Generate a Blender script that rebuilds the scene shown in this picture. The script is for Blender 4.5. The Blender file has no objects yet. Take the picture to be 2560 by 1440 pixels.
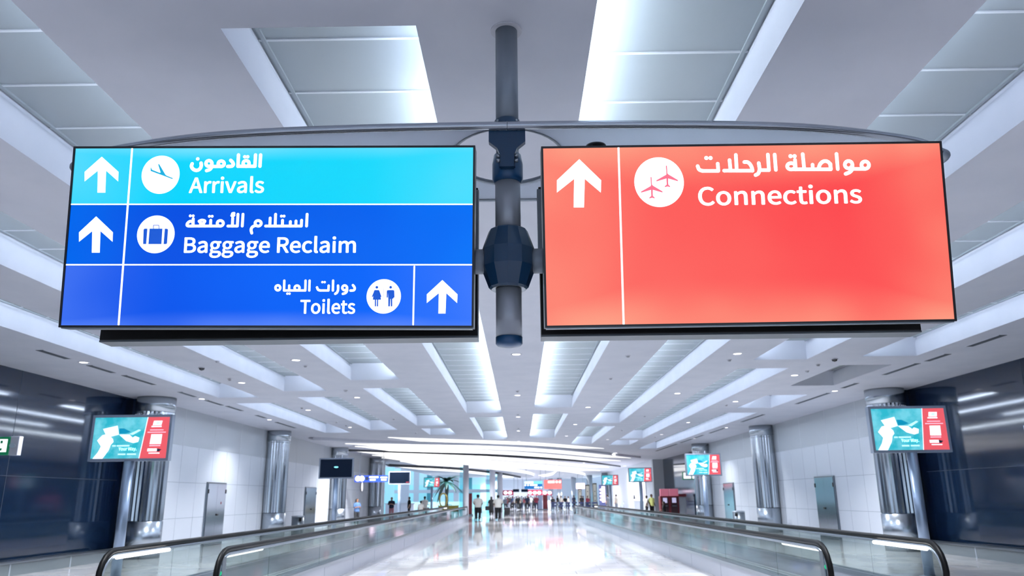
import bpy, bmesh, math, os, random
from mathutils import Vector, Matrix
random.seed(7)
SC = bpy.context.scene
COL = SC.collection

# ------------------------------------------------------------------ camera
F_PX = 1900.0
EYE = Vector((0.0, 0.0, 1.6))
_vp = Vector((1301 - 1280, 1243 - 720, F_PX)).normalized()          # hall direction seen by the lens
_r = math.radians(0.6)
_h = Vector((math.cos(_r), -math.sin(_r), 0.0))
AX = (_h - _vp * _h.dot(_vp)).normalized()
AZ = AX.cross(_vp)
if AZ.y > 0: AZ = -AZ
RW = Matrix((AX, _vp, AZ))                                          # lens -> world
cam_d = bpy.data.cameras.new('camera')
cam = bpy.data.objects.new('camera', cam_d); COL.objects.link(cam)
cam_d.sensor_width = 36.0; cam_d.lens = F_PX / 2560 * 36
cam_d.clip_start = 0.05; cam_d.clip_end = 500
R3 = Matrix((RW @ Vector((1, 0, 0)), RW @ Vector((0, -1, 0)), RW @ Vector((0, 0, -1)))).transposed()
cam.matrix_world = Matrix.Translation(EYE) @ R3.to_4x4()
cam_d.dof.use_dof = True; cam_d.dof.focus_distance = 4.6; cam_d.dof.aperture_fstop = 3.2
SC.camera = cam
SC.view_settings.view_transform = 'Standard'; SC.view_settings.look = 'None'
SC.view_settings.exposure = 0.0; SC.view_settings.gamma = 1.0; SC.view_settings.use_curve_mapping = False
SC.cycles.use_denoising = True
SC.cycles.max_bounces = 10; SC.cycles.diffuse_bounces = 5; SC.cycles.glossy_bounces = 4; SC.cycles.transparent_max_bounces = 24
SC.cycles.sample_clamp_indirect = 6.0; SC.cycles.caustics_reflective = False; SC.cycles.caustics_refractive = False

W = bpy.data.worlds.new('world'); SC.world = W; W.use_nodes = True
W.node_tree.nodes['Background'].inputs[0].default_value = (0.62, 0.78, 1.0, 1)
W.node_tree.nodes['Background'].inputs[1].default_value = 1.1
COVE = 40.0          # emission of the hidden cove strips
DOWN = 165.0         # watts of each downlight
RING = 1.5          # emission of the far light bands

def at(px, py, x=None, y=None, z=None):
    "point of the place seen at a pixel of the 2560x1440 frame, on the plane x, y or z = const"
    d = RW @ Vector((px - 1280, py - 720, F_PX))
    t = (x - EYE.x) / d.x if x is not None else ((y - EYE.y) / d.y if y is not None else (z - EYE.z) / d.z)
    return EYE + d * t

# ------------------------------------------------------------------ materials
def lin(c): 
    return tuple((v / 12.92 if v <= 0.04045 else ((v + 0.055) / 1.055) ** 2.4) for v in [k / 255 for k in c])
def mat(name, rgb, rough=0.5, metal=0.0, emit=None, es=1.0, spec=0.5, coat=0.0):
    m = bpy.data.materials.new(name); m.use_nodes = True
    b = m.node_tree.nodes['Principled BSDF']
    b.inputs['Base Color'].default_value = (*lin(rgb), 1)
    b.inputs['Roughness'].default_value = rough; b.inputs['Metallic'].default_value = metal
    b.inputs['Specular IOR Level'].default_value = spec; b.inputs['Coat Weight'].default_value = coat
    if emit:
        b.inputs['Emission Color'].default_value = (*lin(emit), 1); b.inputs['Emission Strength'].default_value = es
    return m
def N(m, kind, **kw):
    n = m.node_tree.nodes.new(kind)
    for k, v in kw.items(): setattr(n, k, v)
    return n
def L(m, a, b): m.node_tree.links.new(a, b)
def bsdf(m): return m.node_tree.nodes['Principled BSDF']
def noise_tone(m, scale, c1, c2, detail=3, coord='Object', stretch=(1, 1, 1), lo=.35, hi=.65, rough=None):
    tc = N(m, 'ShaderNodeTexCoord'); mp = N(m, 'ShaderNodeMapping'); mp.inputs['Scale'].default_value = stretch
    nz = N(m, 'ShaderNodeTexNoise'); nz.inputs['Scale'].default_value = scale; nz.inputs['Detail'].default_value = detail
    rp = N(m, 'ShaderNodeValToRGB')
    rp.color_ramp.elements[0].position = lo; rp.color_ramp.elements[1].position = hi
    rp.color_ramp.elements[0].color = (*lin(c1), 1); rp.color_ramp.elements[1].color = (*lin(c2), 1)
    L(m, tc.outputs[coord], mp.inputs['Vector']); L(m, mp.outputs['Vector'], nz.inputs['Vector'])
    L(m, nz.outputs['Fac'], rp.inputs['Fac']); L(m, rp.outputs['Color'], bsdf(m).inputs['Base Color'])
    return rp, nz

M = {}
M['ceiling'] = mat('ceiling plaster', (217, 220, 230), 0.75)
noise_tone(M['ceiling'], 1.3, (214, 217, 227), (221, 223, 232))
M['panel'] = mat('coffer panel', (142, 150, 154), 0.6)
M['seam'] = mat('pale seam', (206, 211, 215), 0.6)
M['cove'] = mat('cove tube', (240, 245, 250), 0.5, emit=(224, 238, 255), es=COVE)
M['cove_low'] = mat('dim cove tube', (240, 245, 250), 0.5, emit=(224, 238, 255), es=COVE * .5)
M['cove_mid'] = mat('bright cove tube', (240, 245, 250), 0.5, emit=(226, 240, 255), es=COVE * 1.1)
M['cove_hot'] = mat('brightest cove tube', (240, 245, 250), 0.5, emit=(230, 243, 255), es=COVE * 1.3)
M['band'] = mat('light band', (250, 250, 250), 0.5, emit=(255, 253, 246), es=RING)
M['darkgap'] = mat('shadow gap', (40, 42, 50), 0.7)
M['white_wall'] = mat('white enamel wall panel', (218, 223, 231), 0.42, spec=0.35)
M['grey_wall'] = mat('grey pier enamel and upper wall shade', (184, 190, 197), 0.4)  # pier colour; on the upper wall band it paints in shade
M['joint'] = mat('dark joint', (168, 176, 186), 0.6)
M['navy_glass'] = mat('navy glass wall', (17, 34, 56), 0.07, spec=0.5)
M['steel'] = mat('brushed steel', (176, 184, 192), 0.28, 1.0)
M['door_steel'] = mat('polished door steel', (166, 174, 182), 0.14, 1.0)
M['steel_dark'] = mat('dull steel', (120, 128, 136), 0.35, 1.0)
M['chrome'] = mat('polished steel cladding', (206, 213, 220), 0.16, 1.0)
M['chrome_low'] = mat('satin steel cladding', (178, 186, 194), 0.24, 1.0)
M['black'] = mat('black metal', (8, 9, 12), 0.35)
M['black_rubber'] = mat('black rubber', (6, 7, 9), 0.45, spec=.16)
M['housing'] = mat('black housing', (5, 5, 7), 0.5, spec=.3)
M['housing_low'] = mat('grey housing underside', (84, 92, 100), 0.4)
M['frame'] = mat('dark sign frame', (14, 17, 26), 0.3)
M['alu'] = mat('satin aluminium', (176, 183, 193), 0.27, 0.75)
M['alu_soft'] = mat('satin grey tube', (158, 164, 174), 0.36, 0.3)
M['alu_dark'] = mat('grey painted tube', (124, 134, 146), 0.42, 0.3)
M['blue_cast'] = mat('dark blue casting', (16, 54, 86), 0.3, spec=.5)
M['blue_cap'] = mat('blue cap', (24, 70, 112), 0.32)
M['white_ink'] = mat('backlit white', (255, 255, 255), 0.3, emit=(255, 255, 255), es=1.05)
M['lens'] = mat('lamp lens', (255, 255, 255), 0.3, emit=(255, 252, 255), es=7.0)
M['tube_light'] = mat('white light tube', (255, 255, 255), 0.3, emit=(255, 252, 252), es=4.5)
M['white_trim'] = mat('white trim ring', (205, 206, 214), 0.5)
M['slot'] = mat('slot grille', (58, 66, 76), 0.7)
M['dot'] = mat('dark dome', (22, 26, 34), 0.25)
M['sensor'] = mat('grey sensor', (150, 152, 160), 0.5)
M['screen_off'] = mat('dark screen', (6, 12, 22), 0.2, emit=(9, 20, 38), es=.8, spec=.12)
M['screen_frame'] = mat('grey screen frame', (126, 136, 152), 0.45, .15)
M['pole'] = mat('pale steel pole', (158, 174, 196), 0.3, .75)
M['ad_red'] = mat('red advert panel', (120, 30, 40), 0.25, emit=(228, 94, 104), es=1.0)
M['ad_pink'] = mat('pale pink print', (240, 200, 210), 0.3, emit=(248, 176, 196), es=1)
M['ad_white'] = mat('white advert print', (255, 255, 255), 0.3, emit=(246, 250, 255), es=1)
M['ad_pale'] = mat('pale aqua print', (200, 240, 245), 0.3, emit=(184, 232, 240), es=1)
M['ad_deep'] = mat('deep teal print', (0, 110, 140), 0.3, emit=(4, 128, 160), es=1)
M['ad_teal'] = mat('teal water print', (20, 120, 130), 0.25, emit=(72, 186, 204), es=.95)
m = M['ad_teal']; rp, nz = noise_tone(m, 5.0, (20, 120, 130), (40, 140, 150))
rp.color_ramp.elements[0].color = (*lin((44, 172, 190)), 1); rp.color_ramp.elements[1].color = (*lin((118, 204, 220)), 1)
for l in list(m.node_tree.links):
    if l.to_socket == bsdf(m).inputs['Base Color']: m.node_tree.links.remove(l)
L(m, rp.outputs['Color'], bsdf(m).inputs['Emission Color'])
M['green_lit'] = mat('green lit', (0, 110, 70), 0.3, emit=(0, 190, 130), es=1.0)
M['exit_green'] = mat('exit green', (10, 96, 62), 0.4, emit=(12, 104, 66), es=.6)
M['crimson'] = mat('crimson fascia', (128, 22, 48), 0.4)
M['pink_lit'] = mat('pink white lit', (255, 240, 250), 0.4, emit=(255, 214, 236), es=2.2)
M['kiosk_red'] = mat('red kiosk', (104, 26, 36), 0.35)
M['kiosk_pink'] = mat('pink lit kiosk header', (150, 84, 100), 0.4, emit=(190, 108, 130), es=.5)
M['kiosk_dark'] = mat('dark kiosk recess', (44, 20, 26), 0.4)
M['teal_glass'] = mat('glowing teal panel', (176, 226, 234), 0.18, emit=(150, 214, 226), es=.45)  # emission stands in for light falling on the atrium panels
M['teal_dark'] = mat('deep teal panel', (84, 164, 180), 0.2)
M['aqua_pale'] = mat('glowing pale aqua panel', (184, 228, 236), 0.35, emit=(180, 226, 236), es=.4)  # wall glow put in to brighten the far panels, no lamp
M['palm_leaf'] = mat('palm frond', (14, 52, 48), 0.5)
M['palm_trunk'] = mat('palm trunk', (38, 48, 48), 0.8)
M['gold'] = mat('gold sculpture', (200, 176, 92), 0.35, .5)
M['mustard'] = mat('mustard fabric', (176, 164, 78), 0.7)
M['shirt_white'] = mat('white shirt cloth', (244, 242, 236), 0.8)
M['cloth_black'] = mat('black cloth', (16, 18, 24), 0.8)
M['cloth_navy'] = mat('navy cloth', (30, 40, 66), 0.8)
M['cloth_blue'] = mat('blue cloth', (74, 104, 146), 0.8)
M['cloth_grey'] = mat('grey cloth', (120, 124, 134), 0.8)
M['cloth_red'] = mat('maroon cloth', (134, 44, 66), 0.8)
M['cloth_beige'] = mat('beige cloth', (196, 188, 176), 0.8)
M['cloth_stripe'] = mat('pink cloth', (214, 150, 160), 0.8)
M['hiviz'] = mat('lime vest cloth', (200, 206, 128), 0.8)
M['skin_a'] = mat('tan skin', (150, 106, 82), 0.6); M['skin_b'] = mat('pale skin', (206, 164, 140), 0.6); M['skin_c'] = mat('brown skin', (92, 62, 48), 0.6)
M['hair'] = mat('dark hair', (18, 15, 15), 0.6)
M['bag'] = mat('black bag', (14, 16, 22), 0.6)
M['belt_blue'] = mat('navy barrier belt', (34, 44, 84), 0.7)
M['sign_blue'] = mat('blue lit sign', (20, 50, 160), 0.4, emit=(58, 92, 196), es=.9)
M['red_sign'] = mat('far red lit sign', (180, 60, 60), 0.4, emit=(250, 132, 128), es=.95)
M['cyan_sign'] = mat('far cyan lit sign', (60, 160, 180), 0.4, emit=(140, 218, 232), es=.95)
M['deep_sign'] = mat('far blue lit sign', (0, 60, 120), 0.4, emit=(10, 112, 176), es=.95)
M['poster'] = mat('white lit poster', (250, 250, 255), 0.4, emit=(246, 244, 252), es=1.1)
M['poster_mauve'] = mat('mauve print', (180, 176, 206), 0.5, emit=(176, 174, 206), es=.8)
M['poster_dark'] = mat('dark print', (40, 40, 60), 0.5)
M['case_cream'] = mat('cream shop case', (226, 224, 206), 0.5)
M['case_frame'] = mat('olive case frame', (70, 66, 44), 0.5)
M['navy_panel'] = mat('navy shop panel', (62, 68, 110), 0.5)
M['counter'] = mat('pale counter', (214, 218, 230), 0.5)
m = M['canopy'] = mat('pale translucent canopy plate', (216, 222, 230), 0.5)
tl = N(m, 'ShaderNodeBsdfTranslucent'); tl.inputs['Color'].default_value = (*lin((244, 248, 255)), 1); ms = N(m, 'ShaderNodeMixShader'); ms.inputs['Fac'].default_value = .85
L(m, bsdf(m).outputs[0], ms.inputs[1]); L(m, tl.outputs[0], ms.inputs[2]); L(m, ms.outputs[0], m.node_tree.nodes['Material Output'].inputs['Surface'])
M['walk_skirt'] = mat('pale walkway cladding', (186, 190, 202), 0.3, .25)
M['walk_deck'] = mat('ridged walkway pallets', (150, 157, 162), 0.36, .3)
M['ledge'] = mat('grey stone plinth', (112, 120, 124), 0.35)

# floor: polished pale marble laid in slabs
m = M['floor'] = mat('polished marble', (222, 220, 222), 0.05, spec=0.62)
tc = N(m, 'ShaderNodeTexCoord'); br = N(m, 'ShaderNodeTexBrick')
br.inputs['Scale'].default_value = 1.0; br.inputs['Brick Width'].default_value = 1.2; br.inputs['Row Height'].default_value = 0.6
br.inputs['Mortar Size'].default_value = 0.006; br.inputs['Color1'].default_value = (*lin((226, 224, 224)), 1)
br.inputs['Color2'].default_value = (*lin((206, 204, 208)), 1); br.inputs['Mortar'].default_value = (*lin((150, 152, 160)), 1)
nz = N(m, 'ShaderNodeTexNoise'); nz.inputs['Scale'].default_value = .8; nz.inputs['Detail'].default_value = 6; nz.inputs['Distortion'].default_value = 1.6
mx = N(m, 'ShaderNodeMix', data_type='RGBA'); mx.inputs['B'].default_value = (*lin((188, 190, 200)), 1)
mr = N(m, 'ShaderNodeMapRange'); mr.inputs['From Min'].default_value = .5; mr.inputs['From Max'].default_value = .75; mr.inputs['To Max'].default_value = .7
L(m, tc.outputs['Object'], br.inputs['Vector']); L(m, tc.outputs['Object'], nz.inputs['Vector'])
L(m, nz.outputs['Fac'], mr.inputs['Value']); L(m, mr.outputs['Result'], mx.inputs['Factor'])
L(m, br.outputs['Color'], mx.inputs['A']); L(m, mx.outputs['Result'], bsdf(m).inputs['Base Color'])
bp = N(m, 'ShaderNodeBump'); bp.inputs['Strength'].default_value = .035; bp.inputs['Distance'].default_value = .02
nb = N(m, 'ShaderNodeTexNoise'); nb.inputs['Scale'].default_value = 2.2
L(m, tc.outputs['Object'], nb.inputs['Vector']); L(m, nb.outputs['Fac'], bp.inputs['Height']); L(m, bp.outputs['Normal'], bsdf(m).inputs['Normal'])

# clear pane: see-through with a grazing reflection
def pane(name, tint, refl):
    m = bpy.data.materials.new(name); m.use_nodes = True; nt = m.node_tree; nt.nodes.clear()
    o = N(m, 'ShaderNodeOutputMaterial'); t = N(m, 'ShaderNodeBsdfTransparent'); g = N(m, 'ShaderNodeBsdfGlossy')
    t.inputs['Color'].default_value = (*lin(tint), 1); g.inputs['Roughness'].default_value = .03
    lw = N(m, 'ShaderNodeLayerWeight'); lw.inputs['Blend'].default_value = refl
    x = N(m, 'ShaderNodeMixShader'); ge = N(m, 'ShaderNodeNewGeometry'); inv = N(m, 'ShaderNodeMath', operation='SUBTRACT'); inv.inputs[0].default_value = 1.0; L(m, ge.outputs['Backfacing'], inv.inputs[1])
    cap = N(m, 'ShaderNodeMath', operation='MINIMUM'); cap.inputs[1].default_value = .5; L(m, lw.outputs['Fresnel'], cap.inputs[0])
    mu = N(m, 'ShaderNodeMath', operation='MULTIPLY'); L(m, cap.outputs[0], mu.inputs[0]); L(m, inv.outputs[0], mu.inputs[1]); L(m, mu.outputs[0], x.inputs['Fac'])
    L(m, t.outputs[0], x.inputs[1]); L(m, g.outputs[0], x.inputs[2]); L(m, x.outputs[0], o.inputs['Surface'])
    return m
M['glass'] = pane('balustrade glass', (222, 228, 227), .28)
M['teal_pane'] = pane('teal pane', (214, 240, 245), .2)

# backlit sign face: uneven glow of the tubes inside, in the face's own metres
def lit_face(name, mid, side, edge, w, h, seed, zmode=0, side_sign=1):
    m = mat(name, tuple(int(c * .2) for c in mid), 0.16, spec=.12)
    tc = N(m, 'ShaderNodeTexCoord'); sx = N(m, 'ShaderNodeSeparateXYZ'); L(m, tc.outputs['Object'], sx.inputs[0])
    def absn(sock, k, mode=0):
        a = N(m, 'ShaderNodeMath', operation='MULTIPLY' if mode else 'ABSOLUTE'); L(m, sock, a.inputs[0])
        if mode: a.inputs[1].default_value = mode
        b = N(m, 'ShaderNodeMapRange', interpolation_type='SMOOTHSTEP'); b.inputs['From Min'].default_value = k * .22; b.inputs['From Max'].default_value = k * .54
        L(m, a.outputs[0], b.inputs['Value']); return b.outputs['Result']
    nz = N(m, 'ShaderNodeTexNoise'); nz.inputs['Scale'].default_value = 1.7; nz.inputs['Detail'].default_value = 1
    mp = N(m, 'ShaderNodeMapping'); mp.inputs['Location'].default_value = (seed, seed, seed); L(m, tc.outputs['Object'], mp.inputs[0]); L(m, mp.outputs[0], nz.inputs['Vector'])
    g = N(m, 'ShaderNodeMapRange', interpolation_type='SMOOTHSTEP'); g.inputs['From Min'].default_value = -w * .5; g.inputs['From Max'].default_value = w * .5
    s = N(m, 'ShaderNodeMath', operation='MULTIPLY'); s.inputs[1].default_value = side_sign; L(m, sx.outputs['X'], s.inputs[0])
    ad = N(m, 'ShaderNodeMath', operation='MULTIPLY_ADD'); ad.inputs[1].default_value = 1.1; ad.inputs[2].default_value = -.55; L(m, nz.outputs['Fac'], ad.inputs[0])
    a2 = N(m, 'ShaderNodeMath', operation='ADD'); L(m, s.outputs[0], a2.inputs[0]); L(m, ad.outputs[0], a2.inputs[1]); L(m, a2.outputs[0], g.inputs['Value'])
    x1 = N(m, 'ShaderNodeMix', data_type='RGBA'); x1.inputs['A'].default_value = (*lin(mid), 1); x1.inputs['B'].default_value = (*lin(side), 1); L(m, g.outputs['Result'], x1.inputs['Factor'])
    ez = absn(sx.outputs['Z'], h, zmode); ex = absn(sx.outputs['X'], w)
    mxm = N(m, 'ShaderNodeMath', operation='MAXIMUM'); L(m, ez, mxm.inputs[0])
    e5 = N(m, 'ShaderNodeMath', operation='MULTIPLY'); e5.inputs[1].default_value = .6; L(m, ex, e5.inputs[0]); L(m, e5.outputs[0], mxm.inputs[1])
    em = N(m, 'ShaderNodeMath', operation='MULTIPLY'); L(m, mxm.outputs[0], em.inputs[0]); L(m, nz.outputs['Fac'], em.inputs[1])
    e2 = N(m, 'ShaderNodeMath', operation='MULTIPLY', use_clamp=True); e2.inputs[1].default_value = 1.5; L(m, em.outputs[0], e2.inputs[0])
    x2 = N(m, 'ShaderNodeMix', data_type='RGBA'); x2.inputs['B'].default_value = (*lin(edge), 1)
    L(m, x1.outputs['Result'], x2.inputs['A']); L(m, e2.outputs[0], x2.inputs['Factor'])
    L(m, x2.outputs['Result'], bsdf(m).inputs['Emission Color']); bsdf(m).inputs['Emission Strength'].default_value = .97
    return m

# ------------------------------------------------------------------ mesh helpers
class MB:
    def __init__(s): s.v = []; s.f = []; s.mi = []; s.sm = []; s.cur = 0
    def add(s, vs, fs, smooth=False):
        o = len(s.v); s.v += [tuple(v) for v in vs]
        for f in fs: s.f.append(tuple(o + i for i in f)); s.mi.append(s.cur); s.sm.append(smooth)
        return s
    def box(s, x0, x1, y0, y1, z0, z1):
        return s.add([(x0,y0,z0),(x1,y0,z0),(x1,y1,z0),(x0,y1,z0),(x0,y0,z1),(x1,y0,z1),(x1,y1,z1),(x0,y1,z1)],
                     [(0,3,2,1),(4,5,6,7),(0,1,5,4),(1,2,6,5),(2,3,7,6),(3,0,4,7)])
    def bbox(s, x0, x1, y0, y1, z0, z1, b=.01):
        "box with chamfered vertical and horizontal edges"
        bm = bmesh.new(); bmesh.ops.create_cube(bm, size=1)
        for v in bm.verts: v.co = Vector(((x0+x1)/2 + v.co.x*(x1-x0), (y0+y1)/2 + v.co.y*(y1-y0), (z0+z1)/2 + v.co.z*(z1-z0)))
        bmesh.ops.bevel(bm, geom=bm.edges[:], offset=b, segments=2, affect='EDGES', profile=.6)
        bm.verts.index_update(); s.add([v.co[:] for v in bm.verts], [[v.index for v in f.verts] for f in bm.faces]); bm.free(); return s
    def quad(s, a, b, c, d): return s.add([a, b, c, d], [(0, 1, 2, 3)])
    def lathe(s, prof, c=(0, 0, 0), n=32, smooth=True, flute=None, caps=True):
        "prof: (r, z) list turned about a vertical axis at c"
        vs = []; fs = []
        for i, (r, z) in enumerate(prof):
            for k in range(n):
                a = 2*math.pi*k/n; rr = r
                if flute: rr = r * (1 - flute * (k % 2))
                vs.append((c[0] + rr*math.cos(a), c[1] + rr*math.sin(a), c[2] + z))
        for i in range(len(prof) - 1):
            for k in range(n): fs.append((i*n+k, i*n+(k+1) % n, (i+1)*n+(k+1) % n, (i+1)*n+k))
        s.add(vs, fs, smooth)
        if caps:
            o = len(s.v) - len(vs)
            for base, rev in ((0, True), ((len(prof)-1)*n, False)):
                idx = [o + base + k for k in range(n)]
                s.f.append(tuple(reversed(idx)) if rev else tuple(idx)); s.mi.append(s.cur); s.sm.append(False)
        return s
    def tube(s, pts, r, n=12, closed=False, rads=None):
        pts = [Vector(p) for p in pts]; m = len(pts); vs = []; fs = []
        up = None
        for i, p in enumerate(pts):
            a = pts[(i-1) % m] if (closed or i > 0) else p; b = pts[(i+1) % m] if (closed or i < m-1) else p
            t = (b - a).normalized()
            if up is None: up = t.orthogonal().normalized()
            up = (up - t * up.dot(t)); up = up.normalized() if up.length > 1e-6 else t.orthogonal().normalized()
            w = t.cross(up); rr = rads[i] if rads else r
            for k in range(n):
                q = 2*math.pi*k/n; vs.append(p + (up*math.cos(q) + w*math.sin(q)) * rr)
        for i in range(m if closed else m-1):
            j = (i+1) % m
            for k in range(n): fs.append((i*n+k, i*n+(k+1) % n, j*n+(k+1) % n, j*n+k))
        o = len(s.v); s.add(vs, fs, True)
        if not closed:
            s.f.append(tuple(o + k for k in reversed(range(n)))); s.f.append(tuple(o + (m-1)*n + k for k in range(n)))
            s.mi += [s.cur]*2; s.sm += [False]*2
        return s
    def prism(s, poly, y0, y1):
        "polygon of (x, z) points extruded along y"
        n = len(poly); vs = [(x, y0, z) for x, z in poly] + [(x, y1, z) for x, z in poly]
        fs = [tuple(range(n)), tuple(reversed(range(n, 2*n)))] + [(i, i+n, (i+1) % n + n, (i+1) % n) for i in range(n)]
        return s.add(vs, fs)
    def build(s, name, ms, parent=None, loc=None, rot=None):
        me = bpy.data.meshes.new(name); me.from_pydata(s.v, [], s.f)
        for k in (ms if isinstance(ms, (list, tuple)) else [ms]): me.materials.append(M[k] if isinstance(k, str) else k)
        for p, i, sm in zip(me.polygons, s.mi, s.sm): p.material_index = i; p.use_smooth = sm
        bm = bmesh.new(); bm.from_mesh(me); bmesh.ops.recalc_face_normals(bm, faces=bm.faces[:]); bm.to_mesh(me); bm.free()
        o = bpy.data.objects.new(name, me); COL.objects.link(o)
        if parent: o.parent = parent
        if loc: o.location = loc
        if rot: o.rotation_euler = rot
        return o
def tag(o, label, cat, group=None):
    o['label'] = label; o['category'] = cat
    if group: o['group'] = group
    return o
def thing(name, label, cat, loc=(0, 0, 0), rz=0, group=None):
    o = bpy.data.objects.new(name, None); COL.objects.link(o); o.empty_display_size = .1
    o.location = loc; o.rotation_euler = (0, 0, rz); return tag(o, label, cat, group)
def struct(o): o['kind'] = 'structure'; return o
def copy_tree(o, parent=None):
    c = o.copy(); COL.objects.link(c)
    if parent: c.parent = parent
    for ch in list(o.children): copy_tree(ch, c)
    return c
def catmull(p, n=8):
    p = [Vector(q) for q in p]; out = []
    for i in range(len(p) - 1):
        a = p[i-1] if i else p[i]*2 - p[i+1]; b, c = p[i], p[i+1]; d = p[i+2] if i+2 < len(p) else c*2 - b
        for k in range(n):
            t = k/n; out.append(.5*((2*b) + (c-a)*t + (2*a-5*b+4*c-d)*t*t + (3*b-a-3*c+d)*t**3))
    return out + [p[-1]]

# ------------------------------------------------------------------ the hall: floor, ceiling with coffers, walls
CZ = 4.65
struct(MB().box(-24, 24, -12, 150, -.2, 0).build('floor', 'floor'))

# coffers: (x0, x1, y0, y1, lamp left, lamp right, lamp ends)
C0 = [(-1.97, -.66), (-4.47, -3.17), (-6.86, -5.6), (-9.26, -8.02), (.53, 1.86), (3.04, 4.32), (5.5, 6.76), (7.9, 9.17)]
COFF = []
def cof(col, y0, y1, l='cove', r=None, e=None): COFF.append((*C0[col], y0, y1, l, r, e))
cof(0, 4.43, 28.7, 'near'); cof(0, 30.15, 42.0); cof(4, 3.1, 27.1); cof(4, 29.2, 41.2)
cof(1, 1.9, 20.1); cof(1, 21.7, 33.5); cof(1, 34.9, 38.6); cof(5, 2.6, 33.2); cof(5, 34.8, 46.6)
cof(2, 2.4, 22.1); cof(2, 23.5, 35.4); cof(6, 2.4, 17.7); cof(6, 18.95, 42.5); cof(6, 43.7, 47.8)
cof(3, 3.0, 23.4); cof(3, 24.85, 36.7); cof(7, 3.0, 17.4); cof(7, 18.6, 22.2, None); cof(7, 24.3, 27.95); cof(7, 29.55, 52.2)

xs = sorted({-12.6, 12.6} | {c[0] for c in COFF} | {c[1] for c in COFF}); ys = sorted({-12.0, 150.0} | {c[2] for c in COFF} | {c[3] for c in COFF})
cm = MB()
for i in range(len(xs)-1):
    run = None
    for j in range(len(ys)-1):
        mx_, my_ = (xs[i]+xs[i+1])/2, (ys[j]+ys[j+1])/2
        hole = any(c[0] < mx_ < c[1] and c[2] < my_ < c[3] for c in COFF)
        if not hole: run = (ys[j] if run is None else run)
        if run is not None and (hole or j == len(ys)-2):
            y1 = ys[j] if hole else ys[j+1]
            cm.quad((xs[i], run, CZ), (xs[i+1], run, CZ), (xs[i+1], y1, CZ), (xs[i], y1, CZ)); run = None
ceil_o = struct(cm.build('ceiling', 'ceiling'))
ZL, ZP, GAP = 4.72, 5.1, .12
for x0, x1, y0, y1, l, r, e in COFF:
    sd = 1 if x0 > 0 else -1                                                  # the lamp lies on the side nearer the middle of the hall
    xi, xo = (x0, x1) if sd > 0 else (x1, x0); xl = xi - sd*GAP
    c = MB()
    c.quad((xi, y0, CZ), (xi, y1, CZ), (xi, y1, ZL+.08), (xi, y0, ZL+.08))      # lip that hides the lamp
    c.quad((xi, y0, ZL), (xi, y1, ZL), (xl, y1, ZL), (xl, y0, ZL)); c.quad((xl, y0, ZL), (xl, y1, ZL), (xl, y1, ZP), (xl, y0, ZP))
    prof = [(xo, CZ), (xo, CZ+.2)] + [(xo + sd*.05*(1-math.cos(t)), CZ+.2 + .2*math.sin(t)) for t in (.4, .8, 1.2, 1.57)] + [(xo + sd*.05, ZP)]
    c.v += [(x, yy, z) for x, z in prof for yy in (y0, y1)]; o_ = len(c.v) - 2*len(prof)
    for k in range(len(prof)-1): c.f.append((o_+2*k, o_+2*k+1, o_+2*k+3, o_+2*k+2)); c.mi.append(0); c.sm.append(k > 0)
    for yy in (y0, y1): c.quad((xl, yy, CZ), (xo + sd*.05, yy, CZ), (xo + sd*.05, yy, ZP), (xl, yy, ZP))
    o = struct(c.build('ceiling_coffer', 'ceiling'))
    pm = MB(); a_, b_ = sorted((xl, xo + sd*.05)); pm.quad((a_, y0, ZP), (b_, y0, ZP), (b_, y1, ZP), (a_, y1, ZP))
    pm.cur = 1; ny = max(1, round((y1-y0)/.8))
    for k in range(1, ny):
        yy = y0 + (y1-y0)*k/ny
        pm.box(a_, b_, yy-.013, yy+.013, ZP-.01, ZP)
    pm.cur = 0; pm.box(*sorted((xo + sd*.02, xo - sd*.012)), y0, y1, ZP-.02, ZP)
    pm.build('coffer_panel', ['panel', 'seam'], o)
    if l:
        m_ = 'cove_hot' if abs(xi) < 1 else ('cove_mid' if abs(xi) < 4 else 'cove')
        ys_ = 5.9 if l == 'near' else (8.0 if (x0 != .53 and y0 < 7) else y0+.05)
        if ys_ > y0 + 1: MB().box(*sorted((xi - sd*.04, xi - sd*.095)), y0+.05, ys_, ZL+.04, ZL+.11).build('light_strip', 'cove_low', o)
        MB().box(*sorted((xi - sd*.04, xi - sd*.095)), ys_, y1-.05, ZL+.04, ZL+.11).build('light_strip', m_, o)

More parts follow.
